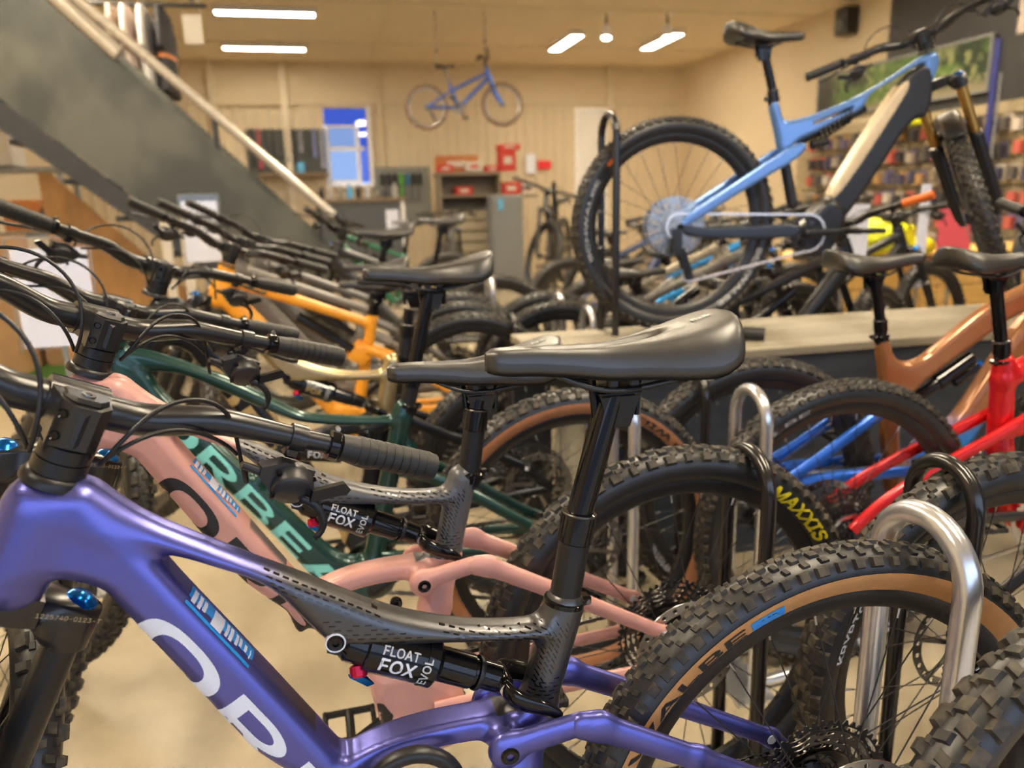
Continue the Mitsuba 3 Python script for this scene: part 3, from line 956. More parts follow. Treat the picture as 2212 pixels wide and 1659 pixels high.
# ------------------------------------------------------------------ bikes of the left row
L1_MAIN = [(0.9071, 0.9422), (0.8733, 0.9336), (0.8443, 0.9254), (0.8363, 0.907), (0.814, 0.8796), (0.786, 0.8323), (0.7692, 0.8043), (0.7172, 0.7232), (0.6285, 0.5805), (0.5905, 0.5147), (0.56, 0.45), (0.53, 0.36), (0.49, 0.29), (0.41, 0.29), (0.41, 0.40), (0.48, 0.44), (0.60, 0.49), (0.6607, 0.555), (0.7194, 0.6104), (0.7397, 0.6434), (0.7792, 0.7119), (0.8226, 0.784), (0.8375, 0.809), (0.8442, 0.8206), (0.8707, 0.8348), (0.9034, 0.8393), (0.9452, 0.8345), (0.9335, 0.8859)]
L1_TOP = [(0.864, 0.9286), (0.8429, 0.9262), (0.802, 0.8881), (0.7568, 0.8601), (0.71, 0.8316), (0.6606, 0.8034), (0.6341, 0.787), (0.5815, 0.7546), (0.5265, 0.7317), (0.4689, 0.7161), (0.4083, 0.7095), (0.3885, 0.7166), (0.3856, 0.6869), (0.4217, 0.6900), (0.4792, 0.6980), (0.5342, 0.706), (0.5876, 0.7115), (0.6158, 0.7161), (0.6378, 0.7222), (0.664, 0.7594), (0.6884, 0.7934), (0.7136, 0.812), (0.7362, 0.8229), (0.7694, 0.8404), (0.8073, 0.8542), (0.8761, 0.8825)]
ID2 = np.array([[1, 0, 0], [0, 1, 0]], float)
A_PINK = np.array([[1.012, 0.0345, -0.0094], [-0.0229, 1.0865, -0.0398]])
A_GOLD = np.array([[1.075, 0.030, -0.030], [-0.115, 1.235, -0.090]])


def warp2(A, p):
    p = np.asarray(p, float)
    return np.c_[p, np.ones(len(p))] @ A.T


def warp1(A, x, z):
    return tuple(warp2(A, [(x, z)])[0])


def v3(q, y=0.0):
    return np.array([q[0], y, q[1]])


def enduro_front(A, h=.0026):
    w = lambda x, z, y=0.0: v3(warp1(A, x, z), y)
    mo = warp2(A, [(.56, .46), (.545, .33), (.50, .285), (.40, .285), (.395, .37), (.44, .43)])
    return sculpt([('poly', warp2(A, L1_MAIN), .029, .020), ('poly', warp2(A, L1_TOP), .0225, .0185), ('cap', w(.8905, .9025), w(.926, .840), .0315, .033),
                   ('cap', w(.3726, .7225), w(.4093, .5981), .0235, .0225), ('cap', w(.4093, .5981), w(.435, .52), .0225, .026), ('cap', w(.435, .52), w(.47, .40), .026, .03),
                   ('poly', warp2(A, [(.665, .560), (.635, .583), (.60, .598), (.55, .607), (.49, .609), (.43, .606), (.41, .590), (.43, .572), (.49, .580), (.55, .579), (.60, .568), (.63, .545), (.655, .515)]), .023, .011), ('cap', w(.4557, .5835, -.035), w(.4557, .5835, .035), .017, .017),
                   ('poly', mo, .045, .025)], h, .016)


DASHES = []


def dashes(A, mesh, spots, w=.0068, t=.0013, seed=1):
    """rows of short glossy dashes printed on the frame's side; spots: (outline, angle, row step, column step)"""
    rr = random.Random(seed)
    gs = []
    for out, ang, du, dv in spots:
        g = Polygon(out)
        c, s = math.cos(math.radians(ang)), math.sin(math.radians(ang))
        x0, z0, x1, z1 = g.bounds
        R_ = math.hypot(x1 - x0, z1 - z0)
        cx, cz = (x0 + x1) / 2, (z0 + z1) / 2
        for i in range(int(R_ / dv) + 1):
            for j in range(int(R_ / du) + 1):
                a, b = (j + .5 * (i % 2)) * du - R_ / 2, i * dv - R_ / 2
                p = (cx + c * a - s * b, cz + s * a + c * b)
                if g.contains(Point(p)) and rr.random() < .93:
                    gs.append(affinity.rotate(sbox(p[0] - w / 2, p[1] - t / 2, p[0] + w / 2, p[1] + t / 2), ang, origin=p))
    return drape(affinity.affine_transform(shapely.MultiPolygon(gs), [A[0, 0], A[0, 1], A[1, 0], A[1, 1], A[0, 2], A[1, 2]]), mesh, .0004)


# the word on the down tube, drawn letter by letter in boxes 1 wide and 1 tall
def ring_(w, h, t):
    o = Polygon([(w / 2 + w / 2 * math.copysign(abs(math.cos(a)) ** .8, math.cos(a)), h / 2 + h / 2 * math.copysign(abs(math.sin(a)) ** .8, math.sin(a))) for a in np.linspace(0, 2 * math.pi, 48, endpoint=False)])
    i = Polygon([(w / 2 + (w / 2 - t) * math.copysign(abs(math.cos(a)) ** .8, math.cos(a)), h / 2 + (h / 2 - t * .8) * math.copysign(abs(math.sin(a)) ** .8, math.sin(a))) for a in np.linspace(0, 2 * math.pi, 48, endpoint=False)])
    return o.difference(i)


def half_ring(x, y, w, h, t):
    o = sbox(x, y, x + w * .5, y + h).union(affinity.scale(Point(x + w * .5, y + h / 2).buffer(1, 12), w * .5, h / 2))
    i = sbox(x - .01 + t, y + t * .75, x + w * .5, y + h - t * .75).union(affinity.scale(Point(x + w * .5, y + h / 2).buffer(1, 12), w * .5 - t, h / 2 - t * .75))
    return o.difference(i)


GLYPHS = {
    'O': ring_(1.25, 1.0, .24),
    'R': half_ring(0, .36, 1.0, .64, .22).union(Polygon([(.42, .38), (.70, .38), (1.05, 0), (.72, 0)])).union(sbox(0, 0, .24, .4)),
    'B': half_ring(0, .44, .98, .56, .2).union(half_ring(0, 0, 1.05, .58, .2)),
    'E': shapely.union_all([sbox(0, 0, .24, 1), sbox(0, 0, .95, .2), sbox(0, .40, .86, .58), sbox(0, .8, .95, 1)]),
    'A': Polygon([(-.05, 0), (.42, 1), (.72, 1), (1.2, 0), (.90, 0), (.80, .22), (.34, .22), (.25, 0)]).difference(Polygon([(.44, .42), (.70, .42), (.57, .74)])),
}
ORDER = 'ORBEA'


def down_word(p0, p1, height, slant=.30, gap=.22):
    """the word laid along the line p0 -> p1 (x z, from head to bottom bracket), letters' tops away from the ground"""
    wd = {c: GLYPHS[c].bounds[2] for c in GLYPHS}
    total = sum(wd[c] for c in ORDER) + gap * 4
    p0, p1 = np.array(p0), np.array(p1)
    d = (p1 - p0) / np.linalg.norm(p1 - p0)
    up = np.array([-d[1], d[0]])
    up = up if up[1] > 0 else -up
    sx = np.linalg.norm(p1 - p0) / total
    out, at = [], 0
    for c in ORDER:
        g = affinity.translate(GLYPHS[c], at, 0)
        at += wd[c] + gap
        g = affinity.affine_transform(g, [sx, height * slant * 0, 0, height, 0, 0])
        g = affinity.affine_transform(g, [d[0], up[0], d[1], up[1], p0[0], p0[1]])
        out.append(g)
    return shapely.union_all(out)


def bolt(p, r=.011, y=.03, s=1):
    M = basis((p[0], y, p[1]), (1, 0, 0), (0, 0, -s), (0, s, 0))
    return lathe([(0, -.001), (r * .35, -.001), (r * .4, .0025), (r * .8, .003), (r, .001), (r, -.006)], 18, M), lathe([(r * 1.02, -.006), (r * 1.02, .0005), (r * 1.2, .0005), (r * 1.2, -.006)], 18, M)


def shock(bike, BM, A, p0, p1, yoke, rock, gold=False):
    """damper from p0 (front bolt) to p1 (x z), with the black yoke that grips the seat tube and reaches the rocker"""
    w = lambda q, y=0.0: v3(warp1(A, *q), y)
    a, b = w(p0), w(p1)
    d = unit(b - a)
    L = np.linalg.norm(b - a)
    M = align(a, d)
    k = add(bike, 'shock', lathe([(.012, .0), (.0215, .012), (.0225, L * .16), (.0265, L * .17), (.0270, L * .22), (.0270, L * .50), (.0285, L * .50), (.0285, L * .565), (.025, L * .58), (.020, L * .60)], 28, M), GLOSS, BM, smooth=35)
    add(k, 'front_eyelet', cat_([hull([a + d * o + [0, s * y, 0] + np.array([0, 0, z]) for o in (-.012, .018) for s in (-1, 1) for y in (.016,) for z in (-.012, .012)]), box(a + d * .04 + np.array([0, 0, .006]), (.05, .03, .026), .006)]), BLACK, BM)
    add(k, 'air_sleeve', lathe([(.0196, L * .58), (.0196, L * .80), (.0165, L * .81), (.0165, L * .97), (.010, L)], 24, M), GLOSS, BM)
    add(k, 'o_ring', lathe([(.0196, L * .845 - .003), (.0200, L * .845), (.0186, L * .845 + .003), (.0165, L * .845)], 24, M), BLACK, BM)
    add(k, 'rebound_dial', lathe([(.0, .010), (.008, .010), (.0095, .008), (.0095, -.002), (.006, -.004)], 14, align(a + d * .022 + np.array([0, .008, -.026]), (0, .5, -.85))), RED_ANO, BM)
    add(k, 'lockout_lever', hull([a + d * .018 + np.array([x, .010, -.032]) + [0, y, z] for x, y, z in ((.008, 0, 0), (-.008, 0, 0), (.006, .008, 0), (-.006, .008, 0), (-.012, .004, -.016), (-.020, .004, -.014))]), BLUE_ANO, BM)
    ink = GOLD_INK if gold else WHITE_INK
    up = (0, 1, 0)
    for txt, hh, s, off in (('FLOAT', .0095, L * .235, -.30), ('FOX', .0150, L * .235, .40)):
        g = text_poly(txt, hh)
        add(k, 'lettering', wrap(affinity.scale(g, 1, -1, origin=(0, 0)), a + d * s, d, .0270, off, up), ink if txt == 'FOX' else GREY_INK, BM, smooth=True)
    g = affinity.rotate(text_poly('EVOL', .0092), 90, origin=(0, 0))
    add(k, 'lettering', wrap(affinity.scale(g, 1, -1, origin=(0, 0)), a + d * (L * .525), d, .0285, .62, up), GREY_INK, BM, smooth=True)
    ye, rk = w(yoke), w(rock)
    arms = []
    for s in (-1, 1):
        arms.append(tube(spline([b + [0, s * .012, 0], ye + [-.0, s * .030, -.004], (ye + rk) / 2 + [0, s * .037, .0], rk + [0, s * .040, 0]], 16), [.012, .0125, .013, .013, .013, .013, .0125, .0125, .012, .012, .0115, .011, .010, .009, .008, .006], 12, flat=.62))
    arms.append(box(b, (.02, .040, .022), .006))
    add(k, 'yoke', cat_(arms), GLOSS, BM, smooth=True)
    add(k, 'yoke_bolt', rod(b + [0, -.024, 0], b + [0, .024, 0], .0075, n=14), STEEL, BM)


def links(bike, BM, A, paint, color, h=.0026):
    """rocker links and seat stays, one of each per side"""
    w = lambda x, z, y=0.0: v3(warp1(A, x, z), y)
    for s in (1, -1):
        ro = sculpt([('cap', w(.4557, .5835, s * .047), w(.4557, .5840, s * .047), .0225, .0225, .5), ('cap', w(.4557, .588, s * .048), w(.372, .6030, s * .053), .0165, .0145, .62)], h, .008)
        k = add(bike, 'rocker_link', ro, paint, BM, color=np.tile(color, (len(ro.vertices), 1)))
        b1, b2 = bolt(warp1(A, .4557, .5835), .0105, s * .0585, s)
        add(k, 'pivot_bolt', b1, GLOSS, BM)
        st = sculpt([('cap', w(.370, .6020, s * .055), w(.352, .5985, s * .057), .0165, .0165, .62), ('cap', w(.352, .5985, s * .057), w(.23, .5330, s * .060), .0165, .0145, .6), ('cap', w(.23, .5330, s * .060), w(.05, .4330, s * .066), .0145, .0125, .55), ('cap', w(.05, .4330, s * .066), w(-.004, .376, s * .070), .0125, .015, .5)], h, .012)
        k = add(bike, 'seat_stay', st, paint, BM, color=np.tile(color, (len(st.vertices), 1)))
        add(k, 'badge', lathe([(0, .0008), (.0065, .0008), (.007, 0)], 16, basis(w(.053, .4345, -s * 0 + (s * .0745 if s > 0 else -.0585)), (1, 0, 0), (0, 0, -1), (0, 1, 0))), WHITE_INK, BM)
        cs = tube([w(.455, .37, s * .05), w(.40, .375, s * .058), w(.2, .372, s * .062), w(0, .372, s * .070)], [.016, .017, .013, .013], 14, flat=.6)
        add(bike, 'chain_stay', cs, paint, BM, smooth=True, color=np.tile(color, (len(cs.vertices), 1)))


def sstep(a, b, x):
    t = np.clip((x - a) / (b - a), 0, 1)
    return t * t * (3 - 2 * t)


PURPLE, CARBON = np.array([.105, .108, .42]), np.array([.082, .083, .088])
PINK, NAVY, GOLD = np.array([.57, .295, .255]), np.array([.008, .010, .016]), np.array([.50, .385, .20])


def two_tone(A, mesh, front, back, x0, x1, lowback=None):
    iv = np.linalg.inv(np.vstack([A, [0, 0, 1]]))
    q = np.c_[mesh.vertices[:, 0], mesh.vertices[:, 2], np.ones(len(mesh.vertices))] @ iv.T
    x, z = q[:, 0], q[:, 1]
    dt = z - (.8323 + (x - .786) * 1.62)
    t = sstep(x0, x1, x) * sstep(-.004, .004, dt)
    t = np.where((x < .66) & (z < .607 - .03 * (x > .46)) , 0, t)
    t = np.where((x >= .46) & (x < .66) & (z < .63), 0, t)
    return front * (1 - t[:, None]) + back * t[:, None]


def quad_on(mesh, o, du, dv, n, nu=14, nv=3, lift=.0006, off=.022):
    """a patch o + a du + b dv dropped onto the mesh along -n"""
    a, b = np.meshgrid(np.linspace(0, 1, nu), np.linspace(0, 1, nv), indexing='ij')
    p = np.array(o) + a.reshape(-1, 1) * np.array(du) + b.reshape(-1, 1) * np.array(dv)
    n = unit(n)
    loc, ray, tri = mesh.ray.intersects_location(p + n * off, np.tile(-n, (len(p), 1)), multiple_hits=False)
    out = p.copy()
    out[ray] = loc + n * lift
    i, j = np.meshgrid(np.arange(nu - 1), np.arange(nv - 1), indexing='ij')
    q = i * nv + j
    F = np.concatenate([np.stack([q, q + nv, q + nv + 1], -1).reshape(-1, 3), np.stack([q, q + nv + 1, q + 1], -1).reshape(-1, 3)])
    return trimesh.Trimesh(out, F, process=False)


def service_label(kf, BM, mesh, o, e, width, n):
    """o, e: its two ends (x, z) on the shoulder at y near 0; printed with white blocks, the square code left out as a plain white field"""
    o, e = v3(o, -.004), v3(e, -.004)
    du = e - o
    dv = np.array([0, width, 0])
    k = add(kf, 'service_sticker', quad_on(mesh, o, du, dv, n, lift=.0012), BLUE_STK, BM, smooth=True, label='blue service sticker with white print')
    ms = []
    for a, b, c, d_ in [(.04, .10, .15, .85), (.13, .18, .15, .85), (.20, .25, .2, .8), (.36, .52, .1, .92), (.56, .60, .15, .85), (.62, .67, .15, .85), (.71, .75, .2, .8), (.77, .81, .2, .7), (.85, .89, .3, .7), (.94, .955, .3, .8)]:
        ms.append(quad_on(mesh, o + du * a + dv * c, du * (b - a), dv * (d_ - c), n, 4, 3, .0019))
    add(kf, 'sticker_print', cat_(ms), PAPER, BM, smooth=True)


def enduro(key, BM, A, paint, front, back, fade, ring, turn, zc, seat, wheel_args, word=None, label=True, fork_wheel=None, dash=True, cockpit_kw={}, gold=False, drivel=True, knob=BLUE_ANO, h=.0026, hta=65.5):
    fr = enduro_front(A, h)
    kf = add(key, 'frame', fr, paint, BM, color=two_tone(A, fr, front, back, *fade))
    if dash:
        sp = [([(.702, .83), (.58, .757), (.58, .742), (.69, .80)], 32, .0105, .0042), ([(.645, .765), (.54, .722), (.56, .715), (.62, .722), (.635, .727)], 8, .0125, .0052), ([(.525, .735), (.40, .716), (.39, .69), (.50, .702)], 20, .0115, .0050), ([(.395, .715), (.372, .71), (.405, .635), (.42, .64)], 62, .0095, .0045), ([(.385, .645), (.395, .605), (.43, .60), (.418, .645)], 4, .0105, .0050)]
        add(kf, 'printed_dashes', dashes(A, fr, sp), DASH_INK, BM, smooth=True, stuff=True)
    if word:
        add(kf, 'lettering', drape(word[0], fr, .0005), word[1], BM, smooth=True)
    if label:
        service_label(kf, BM, fr, warp1(A, .765, .806), warp1(A, .716, .722), .028, (-.75, .1, .62))
    b1, b2 = bolt(warp1(A, .6311, .7311), .009, .0235)
    add(kf, 'shock_bolt', b1, GLOSS, BM)
    add(kf, 'bolt_washer', b2, WHITE_INK if not gold else BLACK, BM)
    links(key, BM, A, paint, front, h)
    shock(key, BM, A, (.6300, .7240), (.4494, .6410), (.44, .637), (.392, .6075), gold)
    put_seat(key, BM, *seat[:4], **(seat[4] if len(seat) > 4 else {}))
    SMx = BM @ steer_frame(ring, hta, turn)
    cockpit(key, SMx, zc, **cockpit_kw)
    fork(key, SMx, htl=.108, wheel_kw=fork_wheel or {'style': 'block', 'spokes': 2}, low=GLOSS, knob=knob)
    wheel(key, 'rear_wheel', BM @ AXLE, **wheel_args)
    if drivel:
        drivetrain(key, BM, warp1(A, .455, .338), cass=True)
    return kf, fr


# ------------------------------------------------------------------ ceiling lamps
def emit(c):
    return {'type': 'area', 'radiance': rgb(c)}


def ceiling_light(x, y, along_x, col, label, L=1.0, w=.15):
    k = thing('ceiling_light', label, 'ceiling light', 'strip lights on the ceiling')
    sx, sy = (L, w) if along_x else (w, L)
    add(k, 'housing', box((x, y, CEIL - .03), (sx + .05, sy + .05, .06), .008), WHITE)
    key = add(k, 'diffuser', box((x, y, CEIL - .0625), (sx, sy, .005)), WHITE)
    scene[key]['emitter'] = emit(col)


def spot(x, y, label, col):
    k = thing('track_spotlight', label, 'spotlight', 'spotlights on the ceiling')
    add(k, 'bracket', rod((x, y, CEIL), (x, y, CEIL - .12), .012), BLACK)
    add(k, 'lamp_head', lathe([(.02, .10), (.05, .08), (.06, -.02), (.055, -.06)], 20, align((x, y, CEIL - .20), (.1, .25, 1))), WHITE)
    key = add(k, 'lamp', lathe([(0, -.045), (.052, -.045), (.052, -.04), (0, -.04)], 20, align((x, y, CEIL - .20), (.1, .25, 1))), WHITE)
    scene[key]['emitter'] = emit(col)


ceiling_light(-.47, 9.12, True, LAMP_COOL, 'bright cool-white strip light on the ceiling, nearer of the two on the left')
ceiling_light(-.62, 11.07, True, LAMP_WARM, 'warm strip light on the ceiling close to the back wall')
ceiling_light(3.2, 10.34, False, LAMP_WARM, 'strip light on the ceiling, left of the two slanting ones')
ceiling_light(4.45, 10.13, False, LAMP_WARM, 'strip light on the ceiling, right of the two slanting ones')
spot(3.26, 8.96, 'round bright spotlight hanging from the ceiling above the strip lights', (60, 54, 44))
spot(3.97, 8.88, 'smaller spotlight on the ceiling right of the brightest one', (45, 40, 32))
for _n, (_x, _y) in {'far left': (-1.7, 5.7), 'far middle': (1.2, 6.2), 'far right': (4.2, 6.2), 'left': (-1.7, 3.9), 'middle': (1.0, 3.9), 'right': (3.9, 3.9), 'near left': (-1.4, .9), 'near middle': (1.2, .7), 'near right': (3.6, .9)}.items():
    ceiling_light(_x, _y, False, LAMP_WARM, f'strip light on the ceiling above the picture, {_n}', 1.5, .26)


# ------------------------------------------------------------------ left row
B1 = place(.605, .77, .8, -1.5, -1)
k = thing('mountain_bike', 'violet-blue full-suspension mountain bike with white down-tube lettering, nearest of the left-facing row', 'bicycle')
w1 = down_word((.832, .775), (.545, .315), .047)
ADDIX = sbox(0, 0, .036, .0155)
m1 = [(arc_text('SCHWALBE', .0140, .3250, 3, 1, end=62.5), BLACK_INK), (arc_text(ADDIX, 0, .3235, 64, 1, end=72), BLUE_STK), (arc_text('ADDIX', .0085, .3265, 65, 1, end=71), BLACK_INK)]
enduro(k, B1, ID2, SATIN, PURPLE, CARBON, (.735, .665), (.878, .930), -70, .065,
       ((.3726, .7257), (.352, .834), (.3123, .9706), (.3079, .9810), dict(mark=[('fizik', .009, -.085, .012)])),
       dict(style='fine', tire_wall=TAN, cassette=DSTEEL, spin=8, marks=m1), word=(w1, WHITE_INK), fork_wheel=dict(style='block', spokes=2), hta=63)
add(k, 'drive_cover_ring', lathe([(.050 + .009 * math.cos(a), .010 * math.sin(a)) for a in np.linspace(0, 2 * math.pi, 13)], 40, basis((.563, .055, .556), (1, 0, 0), (0, 0, -1), (0, 1, 0))), BLACK, B1, smooth=True)

B2 = place(.575, 1.194, 2.0, -.5, -1)
k = thing('mountain_bike', 'pink full-suspension mountain bike with black down-tube lettering, second of the left-facing row', 'bicycle')
w2 = down_word(warp1(A_PINK, .832, .775), warp1(A_PINK, .545, .315), .050)
m2 = [(arc_text(text_poly('MAXXIS', .0225).buffer(.0004), 0, .3215, 121.5, 1, end=149, slant=.25), YELLOW_INK)]
kf, fr = enduro(k, B2, A_PINK, MATTE, PINK, CARBON, (.705, .703), (.9192, .9566), -60, .065,
       ((.3805, .7419), (.3635, .853), (.3605, .868), (.357, .889), dict(mark=[('fizik', .009, -.085, .012)])),
       dict(style='block', cassette=DSTEEL, spin=3, marks=m2), word=(w2, BLACK_INK), fork_wheel=dict(style='block', spokes=2))
for q in ((.585, .565), (.50, .55)):
    add(kf, 'cover_bolt', bolt(warp1(A_PINK, *q), .010, .0305)[0], GLOSS, B2)


# the green bike: straight top tube, aluminium tubes
def green_frame(h=.003):
    top = [(0.9732, 0.9005), (0.9582, 0.9099), (0.9144, 0.9034), (0.8463, 0.8742), (0.7356, 0.821), (0.6375, 0.7532), (0.6034, 0.7387), (0.4923, 0.7225), (0.4311, 0.7171), (0.4162, 0.734), (0.3815, 0.7288), (0.3943, 0.6857), (0.4318, 0.6987), (0.4949, 0.7013), (0.6039, 0.7164), (0.6543, 0.7334), (0.7689, 0.8007), (0.8405, 0.8436), (0.9005, 0.8588), (0.9696, 0.8561)]
    dt = [(.975, .905), (.9148, .8705), (.8891, .8057), (.7904, .6903), (.6623, .5195), (.5837, .4198), (.54, .39), (.47, .40), (.43, .36), (.45, .29), (.52, .275), (.60, .31), (.70, .47), (.80, .60), (.88, .70), (.945, .79), (.99, .83)]
    return sculpt([('poly', top, .020, .017), ('poly', dt, .026, .022), ('cap', (.976, 0, .915), (1.02, 0, .81), .029, .029), ('cap', (.3999, 0, .7326), (.433, 0, .6096), .0215, .0215),
                   ('cap', (.433, 0, .6096), (.49, 0, .38), .0215, .024), ('cap', (.72, 0, .60), (.665, 0, .665), .016, .014), ('cap', (.4, -.03, .62), (.4, .03, .62), .02, .02)], h, .012)


B3 = place(.533, 1.67, 0, 0, -1)
k = thing('mountain_bike', 'dark green mountain bike with aqua down-tube lettering, third of the left-facing row', 'bicycle')
fr = green_frame()
GREEN = np.array([.002, .040, .034])
kf = add(k, 'frame', fr, GLOSSP, B3, color=np.tile(GREEN, (len(fr.vertices), 1)))
wg = down_word((.925, .775), (.585, .305), .047, .3, .18)
add(kf, 'lettering', drape(wg, fr, .0005), AQUA_INK, B3, smooth=True)
for s in (1, -1):
    m = tube(spline([(.42, s * .04, .60), (.36, s * .05, .585), (.2, s * .058, .49), (.02, s * .066, .39)], 14), .0135, 14, flat=.75)
    add(k, 'seat_stay', m, GLOSSP, B3, smooth=True, color=np.tile(GREEN, (len(m.vertices), 1)))
    m = tube(spline([(.47, s * .04, .40), (.38, s * .052, .40), (.2, s * .058, .39), (.0, s * .068, .372)], 14), .0135, 14, flat=.75)
    add(k, 'chain_stay', m, GLOSSP, B3, smooth=True, color=np.tile(GREEN, (len(m.vertices), 1)))
    m = hull([(x, s * (.036 + o), z) for o in (0, .014) for x, z in ((.46, .635), (.40, .66), (.37, .63), (.385, .60), (.44, .60))])
    kk = add(k, 'rocker_link', m, GLOSSP, B3, color=np.tile(GREEN, (len(m.vertices), 1)))
    add(kk, 'pivot_bolt', bolt((.41, .63), .009, s * .051, s)[0], GLOSS, B3)
shock(k, B3, ID2, (.665, .665), (.45, .635), (.44, .63), (.40, .62))
put_seat(k, B3, (.3914, .7361), (.3736, .8174), (.329, .9893), (.3235, 1.0), mark=[('fizik', .009, -.085, .012)])
S3 = B3 @ steer_frame((.9764, .915), 65, -58)
cockpit(k, S3, .068)
fork(k, S3, wheel_kw=dict(style='block', spokes=2), low=GLOSS)
m3 = [(arc_text('WICKED WILL', .013, .3360, 172, 1, flip=True, end=113), BLACK_INK)]
wheel(k, 'rear_wheel', B3 @ AXLE, 'block', tire_wall=TAN2, cassette=DSTEEL, spin=20, marks=m3)
drivetrain(k, B3, (.49, .335))

B4 = place(.534, 2.07, .5, 0, -1)
k = thing('mountain_bike', 'gold and dark navy full-suspension mountain bike, fourth of the left-facing row', 'bicycle')
w4 = down_word(warp1(A_GOLD, .832, .775), warp1(A_GOLD, .545, .315), .055)
enduro(k, B4, A_GOLD, SATIN, NAVY, GOLD, (.735, .72), (.9675, .9679), -52, .064,
       ((.3606, .769), (.345, .86), (.338, .90), (.3246, .9524), dict()),
       dict(style='block', cassette=DSTEEL, spin=30, spokes=1), word=(w4, GOLD_INK), label=False, dash=False, gold=True, h=.0035, fork_wheel=dict(style='block', spokes=2))


# ------------------------------------------------------------------ plainer bikes
_frames = {}


def trail_frame(motor, h=.0055):
    if (motor, h) not in _frames:
        pc = [('cap', (.895, 0, .965), (.945, 0, .845), .029, .031), ('cap', (.905, 0, .925), (.40, 0, .725), .026, .018, .9), ('cap', (.375, 0, .76), (.455, 0, .40), .0205, .024), ('cap', (.925, 0, .875), (.52, 0, .37), .040 if motor else .03, .046 if motor else .034, .75)]
        if motor:
            pc.append(('poly', [(.56, .42), (.57, .33), (.53, .27), (.42, .28), (.40, .36), (.44, .42)], .055, .03))
        else:
            pc.append(('cap', (.47, -.035, .345), (.47, .035, .345), .03, .03))
        _frames[motor, h] = sculpt(pc, h, .016)
    return _frames[motor, h]


def trail_bike(label, BM, paint, col, col2=None, turn=-50, seat=(.955,), motor=True, style='far', wall=None, grip=GRIP, stan=BLACK, low=BLACK, spokes=2, link=None, group=None, levers=(-1, 1), cass=DSTEEL, fender=False, sad=True, front=True, h=.0055, zsplit=.55, pedals=True, name='mountain_bike', cat='bicycle'):
    k = thing(name, label, cat, group)
    fr = trail_frame(motor, h)
    c = np.tile(np.array(col, float), (len(fr.vertices), 1))
    if col2 is not None:
        t = sstep(zsplit + .05, zsplit - .05, fr.vertices[:, 2])[:, None]
        c = c * (1 - t) + np.array(col2) * t
    add(k, 'frame', fr, paint, BM, color=c)
    cl = np.array(link if link is not None else (col2 if col2 is not None else col), float)
    for s in (1, -1):
        m = tube(spline([(.41, s * .045, .625), (.35, s * .052, .60), (.18, s * .06, .50), (.0, s * .068, .375)], 10), [.016] * 4 + [.014] * 6, 12, flat=.7)
        add(k, 'seat_stay', m, paint, BM, smooth=True, color=np.tile(cl, (len(m.vertices), 1)))
        m = tube([(.45, s * .05, .37), (.3, s * .058, .372), (.15, s * .06, .372), (.0, s * .068, .372)], .015, 12, flat=.7)
        add(k, 'chain_stay', m, paint, BM, smooth=True, color=np.tile(cl, (len(m.vertices), 1)))
        m = hull([(x, s * (.034 + o), z) for o in (0, .014) for x, z in ((.49, .60), (.44, .655), (.39, .64), (.385, .605), (.43, .565))])
        add(k, 'rocker_link', m, paint, BM, color=np.tile(cl, (len(m.vertices), 1)))
    add(k, 'shock', cat_([rod((.66, 0, .765), (.52, 0, .665), .024, n=18), rod((.52, 0, .665), (.45, 0, .615), .016, n=14)]), GLOSS, BM)
    zt = seat[0]
    if sad:
        put_seat(k, BM, (.375, .765), (.365, .81), (.375 - (zt - .765) * .21, zt - .03), (.372 - (zt - .765) * .21, zt - .02))
    SM_ = BM @ steer_frame((.895, .965), 65, turn)
    cockpit(k, SM_, .062, simple=True, grip=grip, levers=levers)
    if front:
        fork(k, SM_, simple=True, stan=stan, low=low, wheel_kw=dict(style=style, spokes=2, tire_wall=wall, rotor=False))
    wheel(k, 'rear_wheel', BM @ AXLE, style, tire_wall=wall, cassette=cass, spokes=spokes, spin=random.Random(len(scene)).random() * 90)
    drivetrain(k, BM, (.47, .345), cass=True, pedals=pedals)
    if fender:
        add(k, 'mudguard', tube([(.40 * math.cos(a), 0, .372 + .40 * math.sin(a)) for a in np.radians(np.linspace(20, 185, 24))], .028, 10, flat=.3), BLACK, BM, smooth=True)
    return k


GREYP, ORANGE = (.16, .15, .135), (.80, .33, .02)
trail_bike('orange full-suspension electric mountain bike behind the gold one in the left-facing row', place(.52, 3.03, 0, 0, -1), MATTE, ORANGE, turn=-60, seat=(.865,), spokes=2)
trail_bike('grey electric mountain bike behind the orange one in the left-facing row', place(.54, 3.39, 0, 0, -1), MATTE, GREYP, turn=-58, seat=(.90,))
trail_bike('grey electric mountain bike farthest in the left-facing row', place(.58, 3.75, 0, 0, -1), MATTE, (.12, .115, .11), turn=-56, seat=(1.03,))

# ------------------------------------------------------------------ right row, facing right
R4M = place(1.111, 1.851, -4, 2, 1)
k = thing('mountain_bike', 'brown mountain bike whose frame turns bright blue at the bottom, before the dark platform', 'bicycle')
tt = [(.335, .785), (.3758, .785), (.40, .715), (.4725, .7068), (.5535, .7757), (.6645, .8624), (.7813, .9143), (.93, .985), (.955, .86), (.7898, .8467), (.651, .7552), (.4803, .6382), (.4322, .56), (.46, .40), (.40, .40), (.3744, .64)]
dt = [(.60, .50), (.7122, .70), (.80, .84), (.93, .94), (.975, .86), (.87, .75), (.7555, .60), (.68, .47), (.60, .34), (.56, .28), (.45, .28), (.41, .36), (.47, .44)]
fr = sculpt([('poly', tt, .021, .018), ('poly', dt, .03, .022), ('cap', (.91, 0, .965), (.955, 0, .85), .03, .03)], .003, .01)
z, x = fr.vertices[:, 2], fr.vertices[:, 0]
t = sstep(.56, .47, z - (x - .62) * .2)[:, None] * sstep(.45, .50, x)[:, None]
